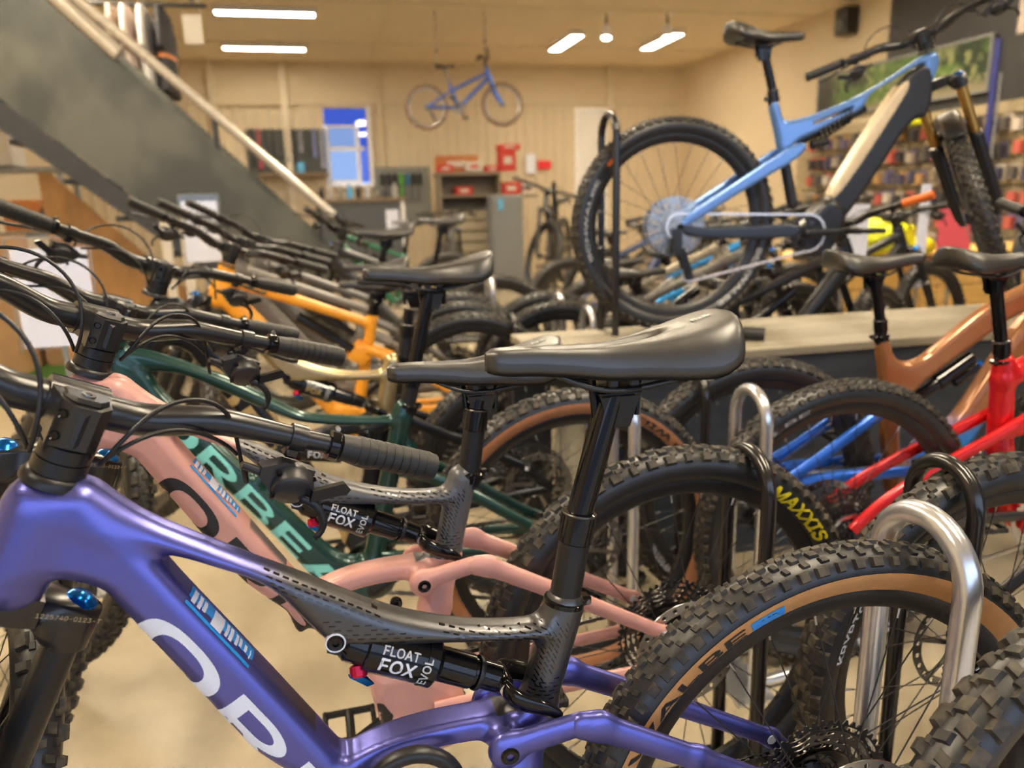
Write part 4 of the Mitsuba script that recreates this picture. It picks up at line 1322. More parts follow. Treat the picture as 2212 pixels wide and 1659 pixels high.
kf = add(k, 'frame', fr, GLOSSP, R4M, color=np.array([.30, .125, .045]) * (1 - t) + np.array([.0, .20, .72]) * t)
for s in (1, -1):
    for nm, pts in (('seat_stay', [(.43, s * .04, .62), (.34, s * .05, .575), (.2, s * .058, .485), (0, s * .068, .375)]), ('chain_stay', [(.47, s * .045, .40), (.36, s * .055, .40), (.2, s * .058, .40), (0, s * .068, .372)])):
        m = tube(spline(pts, 12), .0165, 14, flat=.7)
        add(k, nm, m, GLOSSP, R4M, smooth=True, color=np.tile((.01, .12, .62), (len(m.vertices), 1)))
w = R4M
ks = add(k, 'shock', lathe([(.012, 0), (.021, .01), (.021, .10), (.024, .102), (.024, .13), (.018, .132), (.018, .20), (.012, .21)], 24, align((.655, 0, .715), (-.17, 0, -.115))), GLOSS, R4M)
add(ks, 'piggyback', rod((.665, -.0, .685), (.60, 0, .64), .016, n=16), GLOSS, R4M)
add(ks, 'dial', lathe([(0, .012), (.012, .01), (.013, 0)], 16, align((.668, -.0, .688), (.17, 0, .115))), BLUE_ANO, R4M)
put_seat(k, R4M, (.3561, .7861), (.348, .835), (.318, .945), (.3131, .962), tilt=-2, r=(.0165, .0185, .0142))
S_ = R4M @ steer_frame((.91, .965), 65, -20)
cockpit(k, S_, .06, simple=True)
fork(k, S_, simple=True, wheel_kw=dict(style='far', spokes=2))
wheel(k, 'rear_wheel', R4M @ AXLE, 'block', cassette=DSTEEL, spin=40, marks=[(arc_text('KRYPTOTAL', .0150, .3225, 228, -1, end=206), WHITE_INK)])
drivetrain(k, R4M, (.50, .35), ring=DSTEEL, chain=STEEL)

R3M = place(1.174, 1.555, -2, 1, 1)
k = thing('mountain_bike', 'glossy red mountain bike with a black saddle at the right edge', 'bicycle')
fr = sculpt([('cap', (.425, 0, .757), (.445, 0, .54), .026, .030), ('cap', (.445, 0, .54), (.52, 0, .36), .03, .034), ('cap', (.43, 0, .715), (.90, 0, .93), .028, .026), ('cap', (.95, 0, .86), (.55, 0, .36), .036, .038, .8), ('cap', (.905, 0, .965), (.955, 0, .85), .03, .03), ('cap', (.53, -.04, .345), (.53, .04, .345), .04, .04), ('cap', (.44, 0, .58), (.56, 0, .585), .02, .018)], .003, .012)
RED = np.array([.62, .008, .014])
add(k, 'frame', fr, GLOSSP, R3M, color=np.tile(RED, (len(fr.vertices), 1)))
for s in (1, -1):
    m = tube(spline([(.47, s * .045, .625), (.36, s * .05, .575), (.18, s * .056, .50), (0, s * .066, .385)], 14), .0155, 14, flat=.8)
    kk = add(k, 'seat_stay', m, GLOSSP, R3M, smooth=True, color=np.tile(RED, (len(m.vertices), 1)))
    add(kk, 'rivets', cat_([lathe([(0, .003), (.005, .002), (.006, 0)], 10, align((x_, s * .0785, z_), (0, s, 0))) for x_, z_ in ((.05, .41), (.075, .428), (.14, .476), (.30, .546), (.32, .557))]), DSTEEL, R3M)
    m = tube(spline([(.52, s * .045, .36), (.36, s * .055, .37), (.18, s * .058, .372), (0, s * .066, .372)], 12), .0145, 12, flat=.75)
    add(k, 'chain_stay', m, GLOSSP, R3M, smooth=True, color=np.tile(np.array([.03, .03, .032]), (len(m.vertices), 1)))
put_seat(k, R3M, (.42, .762), (.408, .815), (.3671, .965), (.3633, .980), tilt=-2, r=(.0185, .0205, .0155), lower=GLOSS)
S_ = R3M @ steer_frame((.905, .965), 65, -15)
cockpit(k, S_, .06, simple=True)
fork(k, S_, simple=True, wheel_kw=dict(style='far', spokes=2))
wheel(k, 'rear_wheel', R3M @ AXLE, 'fine', cassette=BSTEEL, spin=70, marks=[(arc_text('SCHWALBE', .0125, .3225, 168, -1, end=110), GREY_INK), (arc_text('NOBBY NIC', .016, .3405, 283, -1, flip=True, end=325), GREY_INK)])
drivetrain(k, R3M, (.535, .345), ring=STEEL, chain=STEEL, rc=.042)

R2M = place(1.075, 1.0, 2, .5, 1)
BLK = (.016, .016, .018)
k = trail_bike('black mountain bike with a wide knobbly tyre, before the red bike', R2M, MATTE, BLK, turn=-20, seat=(.95,), style='big', spokes=1, front=False, h=.004)
add(k + '__rear_wheel', 'lettering', arc_text('KRYPTOTAL', .0155, .3225, 169, -1, end=140), WHITE_INK, R2M @ AXLE, smooth=True)
R1M = place(.81, .60, 12, 0, 1)
trail_bike('black mountain bike whose coarse knobbly tyre fills the lower right corner', R1M, MATTE, BLK, turn=-20, seat=(.90,), style='big', spokes=1, front=False, h=.004, sad=False)


# ------------------------------------------------------------------ loop stands on the floor
def loop_stand(x, y, top, metal, label, half=.072, r=.0155, lean=0.0, n=16, foot=True, z0=0.0):
    k = thing('bike_stand', label, 'bike stand')
    c = top - half
    pts = [(x - lean * 0, y - half, z0), (x, y - half, c * .5 + z0 * .5)] + [(x, y - half * math.cos(a), c + half * math.sin(a)) for a in np.linspace(0, math.pi, n)] + [(x, y + half, c * .5 + z0 * .5), (x, y + half, z0)]
    add(k, 'loop', tube(pts, r, 16), metal, None, smooth=True)
    if foot:
        add(k, 'base_hoop', tube([(x + .0 + .20 * math.sin(a), y - half - .0 + .072 * (1 - math.cos(a)), .016) for a in np.linspace(0, math.pi, 20)], r, 12), metal, None, smooth=True)
        add(k, 'base_plate', box((x - .02, y, .004), (.10, .26, .008)), metal)
    return k


loop_stand(.715, .77, .775, GALV, 'galvanised loop stand around the tan-walled rear tyre of the violet bike', .075, .0165)
loop_stand(.955, 1.0, .745, LOOPB, 'black loop stand around the widest knobbly tyre of the right-facing row', .07, .0135)
loop_stand(.712, 1.194, .728, LOOPB, 'black loop stand around the tyre with yellow lettering', .07, .0135)
loop_stand(.925, 1.555, .738, GALV, "galvanised loop stand around the red bike's rear tyre", .07, .0145)
loop_stand(.655, 1.67, .73, GALV, 'galvanised loop stand behind the tall seatpost of the violet bike', .07, .0145)
loop_stand(.928, 1.85, .72, LOOPB, "black loop stand around the brown bike's rear tyre", .07, .012)
loop_stand(.68, 2.07, .76, LOOPB, "black loop stand around the gold bike's rear tyre", .07, .012)
loop_stand(.70, 3.03, .72, LOOPB, "black loop stand around the orange bike's rear tyre", .07, .012)
loop_stand(1.015, 3.0, .735, GALV, 'galvanised loop stand behind the left end of the platform, right one', .07, .0145)
loop_stand(.99, 3.34, .755, GALV, 'galvanised loop stand behind the left end of the platform, left one', .07, .0145)
loop_stand(.76, 3.75, .80, GALV, 'galvanised loop stand farthest in the left-facing row', .07, .0145)

# ------------------------------------------------------------------ platform with the blue display bike
PLY0, PLY1, PLX0, PLX1 = 2.155, 2.72, .62, 4.2
NAVYP = mat('navy_panel', mikit.proc(lambda p, n, uv: mix((0.018, 0.024, 0.034), (0.030, 0.038, 0.052), fbm(p.x * 6, p.y * 6, p.z * 40))), 0.45)
GREYW = mat('grey_wood', mikit.proc(lambda p, n, uv: mix((0.13, 0.112, 0.08), (0.27, 0.24, 0.175), fbm(p.x * 2.2, p.y * 45, p.z * 45))), 0.55)
POSTW = mat('pale_post', mikit.proc(lambda p, n, uv: mix((0.30, 0.27, 0.19), (0.50, 0.46, 0.35), fbm(p.x * 40, p.y * 40, p.z * 3))), 0.6)
k = thing('display_platform', 'low dark navy display platform with a grey wooden top', 'platform')
add(k, 'front_panel', box(((PLX0 + PLX1) / 2, PLY0 + .02, .335), (PLX1 - PLX0, .025, .67)), NAVYP)
for i in range(4):
    yy = PLY0 - .005 + (i + .5) * (PLY1 - PLY0) / 4
    add(k, 'top_plank', box(((PLX0 + PLX1) / 2, yy, .685), (PLX1 - PLX0, (PLY1 - PLY0) / 4 - .004, .03), .004), GREYW)
add(k, 'end_post', box((PLX0 + .06, PLY0 - .012, .335), (.13, .04, .67), .004), POSTW)
add(k, 'back_panel', box(((PLX0 + PLX1) / 2, PLY1 - .02, .335), (PLX1 - PLX0, .025, .67)), NAVYP)

D1M = place(1.2056, 2.6036, -4.95, 0, 1, .70)
k = thing('display_bike', 'blue and black mountain bike with gold fork legs standing on the platform', 'bicycle')
up = [(0.3324, 0.8165), (0.3682, 0.8209), (0.3841, 0.7579), (0.414, 0.7499), (0.5085, 0.7724), (0.6848, 0.8365), (0.8316, 0.9209), (0.9406, 0.9899), (0.9754, 0.9533), (0.9451, 0.8698), (0.9131, 0.7806), (0.8813, 0.7366), (0.8275, 0.7843), (0.8801, 0.8854), (0.9202, 0.947), (0.8615, 0.9255), (0.8027, 0.8886), (0.7093, 0.841), (0.6891, 0.7883), (0.6309, 0.7622), (0.5131, 0.7085), (0.431, 0.6765), (0.4214, 0.6342), (0.3845, 0.6347), (0.3614, 0.7318)]
up = [(a, b - .026 + .0) for a, b in up]
gap = [(.4967, .7285), (.5786, .7591), (.6506, .7865), (.655, .7791), (.5798, .7475), (.4969, .7225)]
gap = [(a, b - .012) for a, b in gap]
h_ = .004
fr = sculpt([('poly', up, .022, .014), ('cut', gap, .1, .002)], h_, .008)
kf = add(k, 'frame', fr, GLOSSP, D1M, color=np.tile((.105, .235, .56), (len(fr.vertices), 1)), label='light blue upper frame')
sh = lambda q: [(a, b - .026) for a, b in q]
dtp = sh([(0.8589, 0.9163), (0.9202, 0.947), (0.9541, 0.8698), (0.9399, 0.7519), (0.8792, 0.7572), (0.7437, 0.5407), (0.6424, 0.4016), (0.5801, 0.3098), (0.5563, 0.3606), (0.5722, 0.4871), (0.6944, 0.667), (0.8033, 0.8469)])
mot = sh([(0.5722, 0.4871), (0.6392, 0.4413), (0.6424, 0.4016), (0.5979, 0.2924), (0.5453, 0.2603), (0.4699, 0.2964), (0.4565, 0.3634), (0.5062, 0.428)])
fr2 = sculpt([('poly', dtp, .027, .016), ('poly', mot, .045, .02), ('cap', (.402, 0, .61), (.447, 0, .44), .018, .02)], h_, .01)
BCOL = np.tile((.012, .013, .016), (len(fr2.vertices), 1))
add(kf, 'down_tube', fr2, MATTE, D1M, color=BCOL, label='black down tube and motor housing')
bg = sh([(0.8277, 0.8886), (0.8593, 0.8732), (0.8216, 0.8034), (0.7119, 0.6306), (0.6011, 0.4748), (0.5722, 0.4871), (0.693, 0.6829)])
fr3 = sculpt([('poly', bg, .031, .008)], h_, .01)
kk = add(kf, 'battery_cover', fr3, MATTE, D1M, color=np.tile((.56, .45, .29), (len(fr3.vertices), 1)), label='beige strip along the down tube')
for s in (1, -1):
    m = sculpt([('poly', sh([(0.4489, 0.6907), (0.4595, 0.6361), (0.2675, 0.5371), (0.0425, 0.4069), (0.0, .38), (0.0, .42), (0.0529, 0.4559), (0.288, 0.6004)]), .011, .008, s * .055)], h_, .008)
    add(k, 'seat_stay', m, GLOSSP, D1M, color=np.tile((.105, .235, .56), (len(m.vertices), 1)))
    m = sculpt([('poly', sh([(0.0, .42), (0.0896, 0.3869), (0.3959, 0.3982), (.45, .39), (.45, .355), (0.3973, 0.346), (0.0906, 0.353), (0, .375)]), .012, .008, s * .055)], h_, .008)
    add(k, 'chain_stay', m, MATTE, D1M, color=np.tile((.02, .03, .05), (len(m.vertices), 1)))
kk = add(k, 'shock', rod((.455, 0, .655), (.70, 0, .765), .017, n=18), GLOSS, D1M)
add(kk, 'spring', tube([(.52 + .10 * t + .0, .026 * math.cos(t * 40), .672 + .058 * t + .026 * math.sin(t * 40)) for t in np.linspace(0, 1.25, 150)], .0045, 6), BLACK, D1M, smooth=True)
add(kk, 'reservoir', rod((.49, -.03, .64), (.55, -.03, .655), .016, n=16), BLACK, D1M)
put_seat(k, D1M, (.352, .800), (.349, .83), (.3095, .957), (.3075, .975), tilt=1, r=(.0165, .019, .0148))
SD = D1M @ steer_frame((.9257, .955), 64, 57)
cockpit(k, SD, .055, simple=True)
fork(k, SD, htl=.10, stan=GOLDST, low=BLACK, simple=True, wheel_kw=dict(style='block', spokes=1, rotor=True), A2C=.55)
add(k, 'mudguard', tube([(.044 + .40 * math.cos(a), 0, -.65 + .40 * math.sin(a)) for a in np.radians(np.linspace(66, 118, 16))], .038, 10, flat=.25, up=(0, 1, 0)), BLACK, SD, smooth=True)
wheel(k, 'rear_wheel', D1M @ AXLE, 'block', cassette=STEEL, spin=12, marks=[(arc_text('SCHWALBE', .013, .322, 200, -1, end=150), GREY_INK), (arc_text(sbox(0, 0, .03, .014), 0, .322, 140, -1), mat('orange_label', (.75, .16, .03), .4)), (arc_text('SCHWALBE', .013, .322, 345, -1, end=300), GREY_INK)])
drivetrain(k, D1M, (.4866, .335), ring=BSTEEL, chain=mat('bright_chain', (.85, .86, .9), .3, .7), rc=.045, crank_deg=2)
loop_stand(.965, 2.6036 + .02, 1.455, LOOPB, "tall black loop stand around the display bike's rear tyre", .075, .013, foot=False, z0=.70)

# ------------------------------------------------------------------ more bikes behind
ORD = ['first', 'second', 'third', 'fourth', 'fifth', 'sixth', 'seventh', 'eighth', 'ninth', 'tenth', 'eleventh', 'twelfth', 'thirteenth', 'fourteenth', 'fifteenth', 'sixteenth', 'seventeenth', 'eighteenth', 'nineteenth', 'twentieth', 'twenty-first']
trail_bike('black electric mountain bike with orange down-tube flash and orange grips, first behind the platform', place(1.28, 2.98, 0, 0, 1), MATTE, (.014, .014, .016), (.80, .20, .02), turn=35, seat=(.80,), grip=mat('orange_grip', (.85, .17, .02), .5), zsplit=.44)
trail_bike('grey mountain bike, second behind the platform', place(.95, 3.21, 0, 0, 1), MATTE, (.17, .16, .14), turn=20, seat=(.84,))
trail_bike('pale beige mountain bike, third behind the platform', place(1.0, 3.57, 0, 0, 1), MATTE, (.42, .38, .30), turn=-25, seat=(.86,))
trail_bike('black city bike with mudguards beside the yellow-wood crates', place(2.25, 3.75, 5, 0, 1), MATTE, (.02, .02, .022), turn=15, seat=(.82,), fender=True, motor=False)
trail_bike('bright blue mountain bike among the stock behind the platform', place(1.55, 4.25, -6, 0, 1), GLOSSP, (.02, .30, .75), turn=20, seat=(.85,), motor=False)
trail_bike('dark green mountain bike behind the foot of the stairs', place(1.0, 6.75, 4, 0, -1), GLOSSP, (.01, .12, .06), turn=-30, seat=(1.0,), motor=False)
trail_bike('black mountain bike standing beyond the far end of the left row', place(.95, 4.5, 0, 0, -1), MATTE, (.03, .03, .03), turn=-35, seat=(1.06,))
trail_bike('grey mountain bike in the middle of the shop, turned end-on', place(1.15, 8.1, 74, 0, 1), MATTE, (.10, .10, .10), turn=10, seat=(.9,))
trail_bike('dark blue mountain bike in the middle of the shop floor', place(1.75, 5.6, 8, 0, 1), MATTE, (.02, .04, .12), turn=30, seat=(.9,))
trail_bike('grey-brown mountain bike right of the middle of the shop floor', place(2.35, 6.5, -5, 0, 1), MATTE, (.14, .11, .08), turn=-30, seat=(.92,))
trail_bike('white and grey mountain bike at the right-hand stock rows', place(3.0, 5.5, 2, 0, 1), MATTE, (.5, .49, .46), (.08, .08, .08), turn=25, seat=(.9,))
trail_bike('black mountain bike near the accessory wall', place(3.75, 7.1, 0, 0, 1), MATTE, (.02, .02, .02), turn=30, seat=(.9,))
# one clamped in a repair stand
trail_bike('dark mountain bike held up in a repair stand in front of the grey cabinet', place(2.62, 8.6, 62, 0, -1, .22), MATTE, (.03, .028, .025), turn=40, seat=(.92,))
k = thing('repair_stand', 'black repair stand holding a dark mountain bike', 'repair stand')
add(k, 'pole', rod((2.38, 8.15, 0), (2.38, 8.15, 1.35), .025, n=14), BLACK)
add(k, 'arm', rod((2.38, 8.15, 1.3), (2.43, 8.27, 1.18), .02, n=12), BLACK)
for a in (20, 140, 260):
    add(k, 'leg', rod((2.38, 8.15, .25), (2.38 + .45 * math.cos(math.radians(a)), 8.15 + .45 * math.sin(math.radians(a)), .012), .014, n=10), BLACK)

# child's bike hung from the ceiling
KM = basis((1.17, 9.0, 2.197), (math.cos(.035), 0, math.sin(.035)), (0, 1, 0), (-math.sin(.035), 0, math.cos(.035)))
k = thing('childrens_bike', "small blue children's bike hanging from the ceiling in front of the back wall", 'bicycle')
KB, KR = (.015, .13, .60), (.62, .03, .05)
for nm, a, b, r in (('down_tube', (.72, .29), (.36, -.02), .021), ('top_tube', (.71, .34), (.30, .17), .017), ('seat_tube', (.27, .24), (.36, -.02), .016), ('head_tube', (.70, .40), (.745, .26), .022)):
    m = rod((a[0], 0, a[1]), (b[0], 0, b[1]), r, n=14)
    add(k, nm, m, GLOSSP, KM, color=np.tile(KB, (len(m.vertices), 1)))
for s in (-1, 1):
    for nm, a, b in (('seat_stay', (.30, .17), (0, 0)), ('chain_stay', (.36, -.02), (0, 0))):
        m = rod((a[0], s * .03, a[1]), (b[0], s * .05, b[1]), .011, n=10)
        add(k, nm, m, GLOSSP, KM, color=np.tile(KB, (len(m.vertices), 1)))
    m = tube([(.745, s * .045, .25), (.78, s * .05, .14), (.86, s * .05, 0)], [.016, .017, .010], 12)
    add(k, 'fork_leg', m, GLOSSP, KM, smooth=True, color=np.tile(KB, (len(m.vertices), 1)))
add(k, 'seatpost', rod((.275, 0, .22), (.235, 0, .40), .013, n=12), DSTEEL, KM)
add(k, 'saddle', SAD, SADDLE, KM @ trans(.23, 0, .43) @ np.diag([.8, .8, .8, 1]))
add(k, 'stem', cat_([rod((.70, 0, .40), (.685, 0, .48), .016, n=12), rod((.685, 0, .475), (.73, 0, .485), .015, n=12)]), BLACK, KM)
add(k, 'handlebar', tube(spline([(.66, -.28, .53), (.70, -.12, .53), (.73, 0, .485), (.70, .12, .53), (.66, .28, .53)], 20), .011, 10), BLACK, KM, smooth=True)
for s in (-1, 1):
    add(k, 'grip', rod((.683, s * .18, .535), (.66, s * .285, .53), .016, n=12), GRIP, KM)
    add(k, 'pedal', box((.36 + s * .09, s * .12, -.02 - s * .10), (.07, .07, .02), .004), BLACK, KM)
    add(k, 'crank_arm', rod((.36, s * .06, -.02), (.36 + s * .09, s * .07, -.02 - s * .10), .009, n=8), DSTEEL, KM)
add(k, 'chainring', RING32, DSTEEL, KM @ trans(.36, -.045, -.02))
TANT = mat('brown_tyre', (.20, .12, .075), .6)
for nm, x, z in (('rear_wheel', 0, 0), ('front_wheel', .86, 0)):
    w = add(k, nm, RIM_MESH, STEEL, KM @ trans(x, 0, z) @ np.diag([.645, .7, .645, 1]))
    add(w, 'tire', TIRES['slick'][0], TANT, KM @ trans(x, 0, z) @ np.diag([.645, .7, .645, 1]))
    add(w, 'spokes', SPOKES_ALL, STEEL, KM @ trans(x, 0, z) @ np.diag([.645, .7, .645, 1]), stuff=True)
    add(w, 'hub', HUB_MESH, DSTEEL, KM @ trans(x, 0, z) @ np.diag([.8, .7, .8, 1]))
add(k, 'derailleur', rod((.02, -.05, -.03), (.08, -.05, -.15), .016, n=10), DSTEEL, KM)
for q in ((.15, .46), (.70, .55)):
    p = (KM @ [q[0], 0, q[1], 1])[:3]
    add(k, 'hanging_cord', rod(p - [0, 0, .08], (p[0], p[1], CEIL), .004, n=6), DSTEEL)
    add(k, 'hook', lathe([(0, -.02), (.02, 0), (0, .02)], 12, trans(*(p + [0, 0, .12]))), BLACK)

# ------------------------------------------------------------------ back wall
W0, W1, WZ0, WZ1 = .06, .68, 1.46, 2.56
struct('wall_back', cat_([box(((XL + W0) / 2, YB + .05, CEIL / 2), (W0 - XL, .1, CEIL)), box(((XR + .1 + W1) / 2, YB + .05, CEIL / 2), (XR + .1 - W1, .1, CEIL)), box(((W0 + W1) / 2, YB + .05, WZ0 / 2), (W1 - W0, .1, WZ0)), box(((W0 + W1) / 2, YB + .05, (CEIL + WZ1) / 2), (W1 - W0, .1, CEIL - WZ1))]), WALLP)
RIBM = box((0, 0, 0), (.05, .03, 2.6), .012)
RIBP = P(RIBM)
CLAD = mat('cladding', mikit.proc(lambda p, n, uv: mix((0.58, 0.50, 0.36), (0.64, 0.555, 0.40), fbm(p.x * 3, p.y * 3, p.z * 2))), 0.5)
for i in range(58):
    x = -3.2 + i * .155
    if W0 - .1 < x < W1 + .14 or 3.9 < x < 4.56:
        continue
    add('wall_back', 'cladding_rib', RIBP, CLAD, trans(x, YB - .012, 1.3))
struct('trim_1', box(((XL + XR) / 2, YB - .02, 2.625), (XR - XL, .035, .03)), CLAD, label='horizontal edge above the ribbed cladding')
for n, x in enumerate((-1.46, -.48, 4.52)):
    struct(f'trim_{n + 2}', box((x, YB - .05, CEIL / 2), (.10, .10, CEIL)), CLAD, label='cream post on the back wall')
struct('trim_5', box((.885, YB - .03, CEIL / 2), (.05, .05, CEIL)), WALLP, label='slender post right of the window')
for n, y in enumerate((8.75, 10.9)):
    struct(f'trim_{n + 6}', box(((XL + XR) / 2, y, CEIL - .006), (XR - XL, .04, .012)), CEILP, label='joint strip across the ceiling')
struct('trim_8', box((.83, (8 + YB) / 2, CEIL - .006), (.05, YB - 8, .012)), CEILP, label='joint strip along the ceiling')
struct('trim_9', box((-.9, YB - .04, 2.61), (1.15, .06, .05)), WALLP, label='ledge left of the window')
# window
BLUEF = mat('blue_frame', (.03, .12, .75), .35)
wk = 'window_1'
scene[wk] = {**P(cat_([box((W1 + .03, YB - .03, 2.0), (.06, .10, 1.16)), box(((W0 + W1) / 2, YB - .03, WZ0 - .02), (W1 - W0 + .1, .14, .05)), box((.37, YB + .02, 1.98), (W1 - W0 - .1, .05, .055)), box((.53, YB + .02, 1.88), (.055, .05, .80)), box((.09, YB + .02, 1.88), (.05, .05, .84)), box((.33, YB + .02, 1.50), (.46, .05, .05)), box((.31, YB + .02, 2.30), (.46, .05, .04))])), 'bsdf': {'type': 'ref', 'id': WHITE}}
labels[wk] = {'kind': 'structure', 'label': 'white window with blue film in the back wall'}
scene['m_pane'] = {'type': 'thindielectric', 'specular_transmittance': rgb((.16, .22, .32))}
scene['m_blue_pane'] = {'type': 'thindielectric', 'specular_transmittance': rgb((.022, .06, .27)), 'specular_reflectance': rgb((.8, .8, 1))}
for a, b, c, d_, m in ((.115, .50, 2.01, 2.28, 'm_pane'), (.115, .50, 1.52, 1.95, 'm_pane'), (.06, .68, 2.32, 2.56, 'm_blue_pane'), (.56, .68, 1.48, 2.32, 'm_blue_pane')):
    v = [(a, YB + .03, c), (b, YB + .03, c), (b, YB + .03, d_), (a, YB + .03, d_)]
    add(wk, 'pane', trimesh.Trimesh(v, [[0, 1, 2], [0, 2, 3]], process=False), m)
# door
dk = 'door_1'
scene[dk] = {**P(box((4.22, YB - .03, 1.26), (.46, .05, 2.5), .006)), 'bsdf': {'type': 'ref', 'id': WHITE}}
labels[dk] = {'kind': 'structure', 'label': 'white door in the back wall'}
add(dk, 'frame', cat_([box((3.96, YB - .03, 1.27), (.05, .08, 2.54)), box((4.47, YB - .03, 1.27), (.05, .08, 2.54)), box((4.22, YB - .03, 2.54), (.56, .08, .05))]), mat('white_gloss', (.88, .88, .86), .3))

# ------------------------------------------------------------------ workshop along the back
DGREY = mat('dark_grey', (.075, .08, .085), .5)
MGREY = mat('mid_grey', (.20, .21, .21), .5)
BROWNW = mat('brown_wood', mikit.proc(lambda p, n, uv: mix((0.13, 0.085, 0.045), (0.22, 0.15, 0.085), fbm(p.x * 3, p.y * 30, p.z * 30))), 0.5)
k = thing('workbench', 'grey workbench with a brown top under the window', 'workbench')
add(k, 'top', box((.42, 10.35, 1.215), (1.14, .7, .05), .006), BROWNW)
add(k, 'front_panel', box((.40, 10.05, .78), (1.04, .03, .82)), DGREY)
for x in (-.10, .94):
    add(k, 'leg', box((x, 10.05, .6), (.05, .05, 1.2)), WHITE)
single('paper_sheet', 'white printed sheet pinned to the front of the workbench', 'paper', box((.80, 10.02, .96), (.16, .006, .26)), PAPER)
rb = random.Random(5)
cols = [(.02, .02, .02), (.45, .42, .36), (.30, .26, .2), (.1, .35, .6), (.03, .03, .03), (.5, .5, .48), (.25, .22, .18), (.05, .05, .05), (.4, .38, .33)]
names_ = ['black', 'pale', 'beige', 'light blue', 'black', 'white', 'brown', 'black', 'pale']
for i, c in enumerate(cols):
    x = -.05 + i * .115
    h = rb.uniform(.09, .19)
    single('bottle', f'{names_[i]} bottle in the row on the workbench, {ORD[i]} from the left', 'bottle', lathe([(0, 0), (.034, 0), (.036, .01), (.036, h * .68), (.014, h * .82), (.014, h), (0, h)], 16, trans(x, 10.25, 1.24)), mat(f'bottle_{i}', c, .4), group='bottles on the workbench')
single('cup', 'light blue cup on the workbench in front of the bottles', 'cup', lathe([(0, 0), (.035, 0), (.042, .10), (.040, .10), (.034, .006), (0, .006)], 20, trans(.30, 10.08, 1.24)), mat('light_blue', (.12, .42, .70), .4))

PEG = mat('peg_board', (.20, .21, .19), .6)
PEGD = mat('peg_board_dark', (.05, .055, .05), .6)
single('tool_board', 'grey tool board on the back wall right of the window', 'tool board', box((1.15, YB - .06, 1.30), (.85, .03, .80)), PEG)
single('tool_board', 'dark tool board on the back wall left of the window', 'tool board', box((-.50, YB - .06, 1.92), (1.12, .03, .66)), PEGD)
for i, c in enumerate([(.015, .015, .02), (.015, .015, .02), (.02, .02, .025), (.10, .40, .05), (.03, .16, .34), (.015, .015, .02), (.02, .02, .02)]):
    x = .86 + i * .095
    kk = thing('hanging_pedal_set', ['black grips hanging at the left end of the grey tool board', 'second black grips from the left on the grey tool board', 'third black grips on the grey tool board, left of the green ones', 'green grips hanging on the grey tool board', 'blue grips hanging on the grey tool board', 'black grips right of the blue ones on the grey tool board', 'black grips at the right end of the grey tool board'][i], 'grips', 'grips on the grey tool board')
    cm = mat(f'peg_item_{i}', c, .5)
    add(kk, 'upper_part', lathe([(0, 0), (.03, 0), (.032, .16), (0, .17)], 12, trans(x, YB - .106, 1.44)), cm)
    add(kk, 'lower_part', lathe([(0, 0), (.022, 0), (.018, .22), (0, .22)], 12, trans(x, YB - .097, 1.2)), cm if i in (3,) else MGREY)
for i in range(11):
    x = -.98 + i * .098
    c = [(.02, .02, .02), (.45, .06, .08), (.03, .03, .035), (.02, .02, .02), (.05, .05, .05), (.32, .30, .26), (.02, .02, .02), (.25, .25, .3), (.03, .03, .04), (.2, .24, .5), (.4, .42, .5)][i]
    kk = thing('hanging_tool', f'{["black", "red", "dark", "black", "dark grey", "beige", "black", "pale grey", "dark", "blue-violet", "pale blue"][i]} long tool hanging on the dark tool board, {ORD[i]} from the left', 'tool', 'tools on the dark tool board')
    cm = mat(f'tool_{i}', c, .45)
    hh = .30 + .25 * rb.random()
    add(kk, 'shaft', rod((x, YB - .09, 2.28 - hh), (x, YB - .09, 2.26), .016, n=8), cm)
    add(kk, 'head', box((x, YB - .095, 2.27 - hh), (.05, .04, .09), .01), cm)
single('jar', 'light blue jar on the shelf under the dark tool board', 'jar', lathe([(0, 0), (.06, 0), (.06, .12), (.03, .15), (0, .15)], 16, trans(-.32, YB - .2, 1.64)), 'm_light_blue')
single('wall_shelf', 'brown shelf under the dark tool board', 'shelf', box((-.42, YB - .2, 1.61), (1.0, .3, .04)), BROWNW)

k = thing('storage_cabinet', 'brown storage unit with drawers in the workshop, red boxes on top', 'cabinet')
SHW = mat('shelf_wood', (.22, .175, .115), .5)
DRW = mat('drawer_wood', (.34, .285, .19), .45)
add(k, 'carcass', cat_([box((1.90, 10.75, .02), (.82, .45, .04)), box((1.90, 10.75, 1.53), (.86, .5, .04)), box((1.50, 10.75, .77), (.03, .45, 1.5)), box((2.31, 10.75, .77), (.03, .45, 1.5)), box((1.9, 10.96, .77), (.8, .02, 1.5))]), SHW)
add(k, 'shelf', box((1.90, 10.72, 1.24), (.8, .4, .025)), SHW)
for i in range(7):
    d = add(k, 'drawer', box((1.90, 10.53, .12 + i * .145), (.78, .03, .125), .006), DRW)
REDB, ORB, WHB = mat('red_box', (.55, .035, .02), .5), mat('orange_box', (.50, .17, .04), .5), mat('pale_box', (.6, .55, .47), .6)
